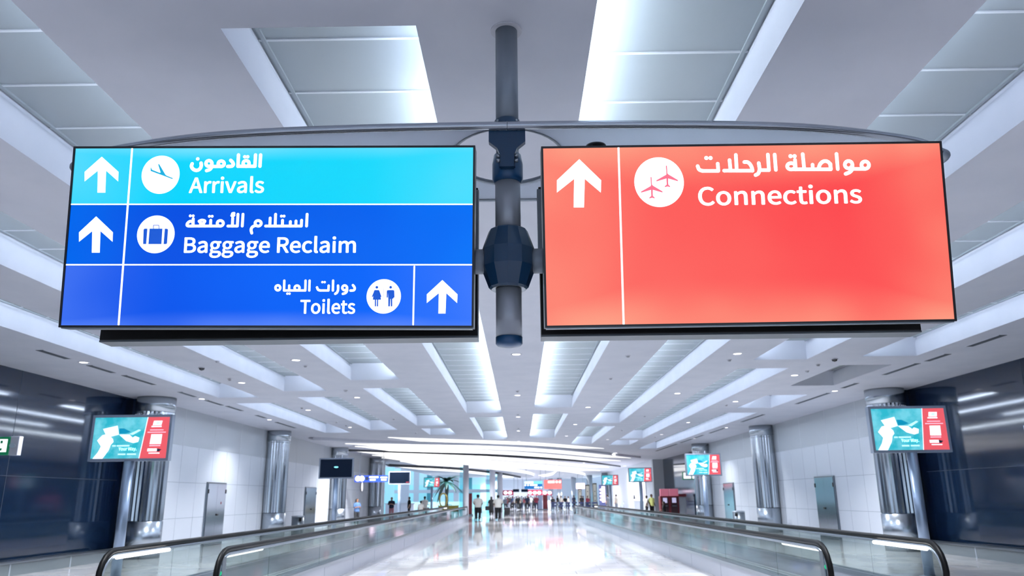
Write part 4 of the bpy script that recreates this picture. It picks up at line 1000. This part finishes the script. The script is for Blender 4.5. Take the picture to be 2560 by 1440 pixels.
p = at(1052, 1262, y=57); person(p.x, 57, 'shorter person in a white shirt behind the left walkway', -.2, 'stand', 1.42, 'shirt_white', 'cloth_beige', 'skin_a')
p = at(1617, 1262, y=60); person(p.x, 60, 'person in a white shirt facing left behind the right walkway', 1.3, 'stand', 1.62, 'shirt_white', 'cloth_black', 'skin_c')
p = at(1631, 1262, y=60); q_ = person(p.x, 60.3, 'person in a lime safety vest behind the right walkway', -2.6, 'stand', 1.72, 'hiviz', 'cloth_black', 'skin_c')
p = at(1660, 1270, y=56); person(p.x, 56, 'person in black sitting on a bench before the red kiosk', 1.3, 'sit', 1.7, 'cloth_black', 'cloth_black', 'skin_c')
b = thing('bench', 'low dark bench before the red kiosk', 'bench', (p.x + .1, 56, 0)); MB().bbox(-.5, .5, -.25, .25, .33, .4, .02).build('seat', 'cloth_grey', b)
for s in (-1, 1): MB().box(s*.42-.03, s*.42+.03, -.2, .2, 0, .33).build('leg', 'steel_dark', b)
# far crowd in front of the desks
TOPS = ['cloth_black', 'cloth_grey', 'cloth_black', 'shirt_white', 'cloth_navy', 'cloth_red', 'cloth_beige', 'cloth_black', 'cloth_blue']
TNAME = dict(cloth_black='black', cloth_grey='grey', shirt_white='white', cloth_navy='navy', cloth_red='maroon', cloth_beige='beige', cloth_blue='blue')
ORDN = ['first', 'second', 'third', 'fourth', 'fifth', 'sixth', 'seventh', 'eighth', 'ninth', 'tenth', 'eleventh', 'twelfth', 'thirteenth', 'fourteenth', 'fifteenth', 'sixteenth', 'seventeenth', 'eighteenth', 'nineteenth', 'twentieth']
px = 1263; k = 0
while px < 1342:
    y = 100 + (k*37 % 17); p = at(px, 1255, y=y); t = TOPS[(k*4+1) % 9]; l = ('cloth_black', 'cloth_navy', 'cloth_grey', 'cloth_black')[k % 4]
    if 1334 < px < 1342: t = 'cloth_red'
    person(p.x, y, 'person in a %s top in the far crowd at the desks, %s from the left' % (TNAME[t], ORDN[k]), (k*1.3) % 6.2, ('stand', 'walk', 'fold')[k % 3], 1.62 + (k*7 % 5)*.045, t, l, ('skin_a', 'skin_b', 'skin_c')[k % 3], long=(k % 3 == 1), group='crowd at the desks')
    px += 4.6; k += 1
for k, px in enumerate((1382, 1394, 1403, 1413, 1421, 1435, 1454, 1458, 1469)):
    y = 98 + (k*5 % 9); p = at(px, 1255, y=y); t = ('cloth_black', 'cloth_black', 'cloth_beige', 'cloth_black', 'shirt_white', 'cloth_navy', 'cloth_black', 'cloth_black', 'cloth_red')[k]
    person(p.x, y, 'person in a %s top at the belt barriers before the shops, %s from the left' % (TNAME[t], ORDN[k]), k*1.1, ('stand', 'walk')[k % 2], 1.64 + (k*3 % 4)*.04, t, ('cloth_navy', 'cloth_black')[k % 2], ('skin_a', 'skin_b')[k % 2], group='people at the barriers')
for px, lab, t in ((1519, 'person in grey by the trolley row, next to the farthest right screen', 'cloth_grey'), (1541, 'person in pale green grey beside the trolley row', 'cloth_beige')):
    p = at(px, 1255, y=80); person(p.x, 80, lab, 1.0, 'stand', 1.78, t, 'cloth_grey', 'skin_b')
for k, px in enumerate((1552, 1560, 1568)):
    p = at(px, 1262, y=84 + 1.4*k); trolley(p.x, 84 + 1.4*k, 'grey luggage trolley parked by the right white wall, %s in its row' % ORDN[k], 1.4)
for k, px in enumerate((1045, 1105)):
    p = at(px, 1296, z=0); trolley(p.x - .0, p.y + 6, 'luggage trolley standing behind the left walkway, %s' % ('nearer' if k == 0 else 'farther'), .6)

# ------------------------------------------------------------------ far furniture, plants and signs
p = at(1116, 1240, y=80)
o = thing('palm_tree', 'dark palm tree in the teal atrium behind the advert screen', 'palm', (p.x, 80, 0))
MB().lathe([(.45, 0), (.5, .5), (.46, .5), (.44, .45)], n=24).build('planter', 'counter', o)
MB().tube([(0, 0, .4), (.05, 0, 1.4), (-.02, 0, 2.5), (0, 0, 3.2)], .16, 12, rads=[.2, .16, .15, .17]).build('trunk', 'palm_trunk', o)
for k in range(22):
    a = k*2.4; e = .9 - (k % 5)*.3; ln = 1.5 + .25*(k % 3); b = MB(); prev = None
    for i in range(9):
        t = i/8; r = ln*t; z = 3.2 + ln*(math.sin(e)*t - .75*t*t*(1 - .3*math.sin(e))); c = Vector((math.cos(a)*r*math.cos(e*.6), math.sin(a)*r*math.cos(e*.6), z)); sd = Vector((-math.sin(a), math.cos(a), 0)) * .2*math.sin(math.pi*min(1, t*.92+.08)); dr = Vector((0, 0, -.06*math.sin(math.pi*t)))
        cur = (c + sd + dr, c, c - sd + dr)
        if prev: b.quad(prev[0], cur[0], cur[1], prev[1]); b.quad(prev[1], cur[1], cur[2], prev[2])
        prev = cur
    b.build('frond', 'palm_leaf', o)
p = at(1108, 1250, y=66)
o = thing('ring_sculpture', 'gold open-ring sculpture behind the mustard barrier', 'sculpture', (p.x, 66, 0))
MB().bbox(-.3, .3, -.3, .3, 0, .7, .02).build('plinth', 'counter', o)
MB().tube([(.3*math.cos(q), .0, 1.5 + .55*math.sin(q)*(1.15 if math.sin(q) < 0 else .85)) for q in [2*math.pi*i/28 for i in range(28)]], .06, 10, closed=True).build('ring', 'gold', o)
MB().tube([(0, 0, .7), (0, 0, .9)], .07, 12).build('stem', 'gold', o)
a, c = at(1096, 1268, y=63), at(1146, 1264, y=63)
o = thing('fabric_barrier', 'mustard yellow fabric barrier at the far end of the left walkway', 'barrier', ((a.x+c.x)/2, 63, 0)); w = (c.x-a.x)/2
MB().box(-w, w, -.02, .02, .55, 1.02).build('banner', 'mustard', o)
for s in (-1, 0, 1): MB().lathe([(.18, 0), (.18, .02), (.03, .04), (.03, 1.05)], (s*w, 0, 0), 14).build('leg', 'steel', o)
a = at(1176, 1258, y=74); o = thing('totem', 'narrow red totem left of the white-shirted people', 'totem', (a.x, 74, 0))
MB().bbox(-.16, .16, -.1, .1, .12, 2.0, .02).build('body', 'kiosk_red', o); MB().box(-.24, .24, -.2, .2, 0, .12).build('foot', 'steel_dark', o)
# red kiosk in the recess
x0, x1 = at(1653, 1250, y=57).x, at(1700, 1250, y=57).x; zt = at(1676, 1222, y=57).z; zh = at(1676, 1240, y=57).z
o = thing('cash_machine_kiosk', 'red twin-bay kiosk with pink headers before the navy recess', 'kiosk', ((x0+x1)/2, 57.5, 0)); w = (x1-x0)/2
MB().bbox(-w, w, -.1, .6, 0, zh, .03).build('body', 'kiosk_red', o)
for s in (-1, 1):
    MB().bbox(*sorted((s*.03, s*(w-.02))), -.16, .1, zh, zt, .02).build('header', 'kiosk_pink', o)
    bay = MB().box(*sorted((s*.08, s*(w-.1))), -.115, -.1, .05, zh-.12).build('bay', 'kiosk_dark', o)
    MB().box(*sorted((s*.18, s*(w-.2))), -.13, -.115, 1.1, 1.45).build('screen', 'poster_mauve', bay)
    MB().box(*sorted((s*.18, s*(w-.2))), -.2, -.115, .85, .92).build('keypad', 'steel_dark', bay)
MB().bbox(w, w+.55, .0, .6, 0, zh-.05, .03).build('side_cabinet', 'joint', o); MB().bbox(w, w+.58, -.04, .6, zh-.05, zh+.14, .02).build('side_hood', 'kiosk_red', o)
o = thing('exit_sign', 'small green and white lit sign in the navy recess above the kiosk', 'exit sign', (12.2, 56.0, 2.95)); 
MB().bbox(-.62, .6, -.06, .06, -.27, .27, .02).build('green_case', 'exit_green', o)
for a, b in ((-.55, -.02), (.06, .55)): MB().box(a, b, -.075, -.06, -.2, .22).build('lit_panel', 'poster', o)
MB().tube([(0, 0, .27), (0, 0, 1.7)], .02, 8).build('hanger', 'steel_dark', o)
# white poster on the right wall
o = thing('lit_poster', 'white lit poster on the right wall behind the two standing people', 'poster', (11.5, 76, 0))
MB().box(-.09, -.0, -4.2, 4.2, 1.1, 2.95).build('frame', 'white_trim', o); fc = MB().box(-.1, -.09, -4.1, 4.1, 1.15, 2.9).build('print', 'poster', o)
b = MB(); poly2 = [(-3.4, 1.3), (-2.0, 1.3), (-1.7, 2.0), (-2.2, 2.75), (-2.7, 2.6), (-3.0, 1.9)]; b.add([(-.102, y, z) for y, z in poly2], [tuple(range(6))]); b.build('mauve_print', 'poster_mauve', fc)
b = MB(); poly2 = [(2.2, 1.3), (3.8, 1.3), (3.5, 1.7), (2.8, 1.75)]; b.add([(-.102, y, z) for y, z in poly2], [tuple(range(4))]); b.build('dark_print', 'poster_dark', fc)
# hanging blue way sign on the left
a, c = at(887, 1189, y=51), at(970, 1205, y=51)
o = thing('hanging_sign', 'long blue and white hanging sign beside the clock on the left', 'sign', ((a.x+c.x)/2, 51, (a.z+c.z)/2)); w = (c.x-a.x)/2; h = (a.z-c.z)/2
MB().bbox(-w, w, -.05, .05, -h, h, .01).build('case', 'sign_blue', o)
for u in (-.8, -.56): b = MB(); disc(b, (u*w, 0.02), h*.82, -.052); b.build('white_symbol', 'white_ink', o)
b = MB(); disc(b, (-.26*w, .02), h*.6, -.052); b.build('dark_symbol', 'cloth_navy', o)
for u0, u1, v0, v1 in ((-.12, .42, .25, .7), (-.08, .26, -.55, -.1), (.56, .95, .2, .55), (.6, .9, -.55, -.15)): MB().box(u0*w, u1*w, -.053, -.05, v0*h, v1*h).build('small_print', 'white_ink', o)
for s in (-1, 1): MB().tube([(s*w*.7, 0, h), (s*w*.7, 0, CZ - (a.z+c.z)/2)], .02, 8).build('hanger', 'steel', o)
# the far pair of hanging signs
def far_sign(x0, y0, x1, y1, Y, label):
    a, c = at(x0, y0, y=Y), at(x1, y1, y=Y); o = thing('hanging_sign', label, 'sign', ((a.x+c.x)/2, Y, (a.z+c.z)/2)); w = (c.x-a.x)/2; h = (a.z-c.z)/2
    for s in (-1, 1): MB().tube([(s*w*.8, 0, h), (s*w*.8, 0, CZ - (a.z+c.z)/2)], .02, 8).build('hanger', 'steel', o)
    return o, w, h
o, w, h = far_sign(1311, 1203, 1356, 1222, 75, 'far blue and cyan lit hanging sign above the crowd')
for nm, m, v0, v1 in (('cyan_panel', 'cyan_sign', .25, 1), ('blue_panel', 'deep_sign', -.35, .25), ('blue_panel', 'deep_sign', -1, -.35)): MB().box(-w, w, -.06, .06, v0*h, v1*h).build(nm, m, o)
MB().box(-w*.98, 0, -.063, -.06, .35*h, .9*h).build('white_panel', 'white_ink', o)
for u, v in ((-.9, -.02), (-.6, -.02), (.58, -.66), (.86, -.66)): b = MB(); disc(b, (u*w, v*h), h*.24, -.064, 16); b.build('white_symbol', 'white_ink', o)
for u0, u1, v in ((-.4, .45, -.02), (.1, .45, -.62)): MB().box(u0*w, u1*w, -.063, -.06, v*h-.07, v*h+.07).build('small_print', 'white_ink', o)
o, w, h = far_sign(1360, 1200, 1404, 1222, 75, 'far red lit hanging sign above the crowd')
MB().box(-w, w, -.06, .06, -h, h).build('red_panel', 'red_sign', o)
for u in (.45, .82): b = MB(); disc(b, (u*w, .55*h), h*.26, -.064, 16); b.build('white_symbol', 'white_ink', o)
for v in (.68, .42): MB().box(-.55*w, .2*w, -.063, -.06, v*h-.05, v*h+.05).build('small_print', 'white_ink', o)
# desks with the crimson fascia at the end of the hall
for n, (p0, p1, lamps) in enumerate((((1254, 1226), (1284, 1238), (1264, 1275)), ((1319, 1225), (1356, 1238), (1325, 1337, 1348)), ((1357, 1229), (1380, 1238), (1362, 1374)))):
    Y = 126; a, c = at(*p0, y=Y), at(*p1, y=Y)
    o = thing('check_in_desk', 'crimson desk fascia with pink lit discs, %s from the left' % ORDN[n], 'desk', ((a.x+c.x)/2, Y, 0), 0, 'desks at the hall end'); w = (c.x-a.x)/2
    MB().box(-w, w, -.2, .2, c.z, a.z).build('fascia', 'crimson', o); MB().bbox(-w, w, -.5, .3, 0, 1.05, .03).build('counter', 'counter', o)
    for s in (-1, 1): MB().box(s*(w-.06)-.05, s*(w-.06)+.05, 0, .1, 1.05, c.z).build('post', 'crimson', o)
    for l in lamps:
        q = at(l, 1232, y=Y); b = MB(); disc(b, (q.x - (a.x+c.x)/2, q.z), .3, -.21, 20, .24); b.build('lit_disc', 'pink_lit', o)
for n, (p0, p1) in enumerate((((1282, 1223), (1298, 1230)), ((1303, 1223), (1320, 1230)))):
    a, c = at(*p0, y=120), at(*p1, y=120); o = thing('hanging_screen', 'dark hanging screen above the far crowd, %s' % ('left one' if n == 0 else 'right one'), 'screen', ((a.x+c.x)/2, 120, 0)); w = (c.x-a.x)/2
    MB().bbox(-w, w, -.06, .06, c.z, a.z, .01).build('case', 'screen_off', o)
    for s in (-1, 1): MB().tube([(s*w*.6, 0, a.z), (s*w*.6, 0, CZ)], .02, 8).build('hanger', 'steel_dark', o)
for p0, p1, m, lab in (((1344, 1238), (1356, 1268), 'pole', 'pale blue grey totem right of the far crowd'), ((1357, 1238), (1369, 1256), 'kiosk_red', 'red panelled stand right of the pale totem')):
    a, c = at(*p0, y=104), at(*p1, y=104); o = thing('totem', lab, 'totem', ((a.x+c.x)/2, 104, 0)); w = (c.x-a.x)/2
    MB().bbox(-w, w, -.15, .15, .06, a.z, .02).build('body', m, o); MB().box(-w*1.2, w*1.2, -.25, .25, 0, .06).build('foot', 'steel_dark', o)
# shop fronts beyond the right wall
for n, (p0, p1) in enumerate((((1445, 1222), (1455, 1247)), ((1463, 1212), (1475, 1247)), ((1481, 1208), (1493, 1248)))):
    a, c = at(*p0, y=108), at(*p1, y=108); o = thing('display_case', 'tall cream display case of the far shops, %s from the left' % ORDN[n], 'display case', ((a.x+c.x)/2, 108, 0), 0, 'cream display cases'); w = (c.x-a.x)/2
    MB().bbox(-w, w, 0, .4, 0, a.z, .02).build('cabinet', 'case_frame', o); MB().box(-w*.75, w*.75, -.02, 0, .5, a.z-.15).build('front', 'case_cream', o)
    for z in (1.0, 1.6, 2.2): MB().box(-.06, .06, -.05, -.02, z, z+.12).build('ornament', 'case_frame', o)
a, c = at(1440, 1208, y=106), at(1462, 1222, y=106); o = thing('shop_sign', 'pink and white lit shop sign above the cream cases', 'sign', ((a.x+c.x)/2, 106, 0)); w = (c.x-a.x)/2
MB().bbox(-w, w, -.08, .08, c.z, a.z, .03).build('face', 'pink_lit', o)
for s in (-1, 1): MB().tube([(s*w*.6, 0, a.z), (s*w*.6, 0, CZ)], .02, 8).build('hanger', 'steel', o)
a, c = at(1497, 1212, y=98), at(1516, 1255, y=98); o = thing('shop_display', 'navy shop front with pink and white lights beside the farthest right screen', 'shop front', ((a.x+c.x)/2, 98, 0)); w = (c.x-a.x)/2
MB().box(-w, w, 0, .3, 0, a.z).build('panel', 'navy_panel', o); MB().box(-.1, .3, -.04, 0, .9, a.z-.2).build('lit_panel', 'pink_lit', o)
for k in range(4): b = MB(); disc(b, (-w*.55, 1.2+k*.4), .12, -.02, 14); b.build('lit_disc', 'pink_lit', o)
# belt barriers
for k in range(7):
    a = at(1378 + k*17, 1256, y=96 - k*1.0); bxx = at(1378 + k*17 + 14, 1256, y=96 - k*1.0)
    o = thing('belt_barrier', 'navy belt barrier before the shops, %s from the left' % ORDN[k], 'barrier', (a.x, a.y, 0), 0, 'navy belt barriers'); ln = bxx.x - a.x
    for x in (0, ln): MB().lathe([(.17, 0), (.17, .02), (.035, .04), (.035, 1.0)], (x, 0, 0), 12).build('post', 'steel_dark', o)
    for z in (.55, .9): MB().box(0, ln, -.01, .01, z-.09, z+.09).build('belt', 'belt_blue', o)
p = at(1440, 1296, z=0)
o = thing('stanchion', 'slim lone grey post on the floor before the far end of the right walkway', 'post', (p.x, p.y, 0)); MB().lathe([(.18, 0), (.18, .02), (.03, .05), (.03, 1.25)], n=14).build('post', 'steel_dark', o)
# white kiosk with round lamps behind the smaller dark screen
p = at(1000, 1262, y=78); o = thing('counter', 'white service counter in the atrium behind the person in black', 'counter', (p.x, 78, 0)); MB().bbox(-1.4, 1.4, -.3, .3, 0, 1.1, .03).build('body', 'counter', o); MB().box(-1.5, 1.5, -.4, .4, 1.1, 1.15).build('top', 'white_trim', o)
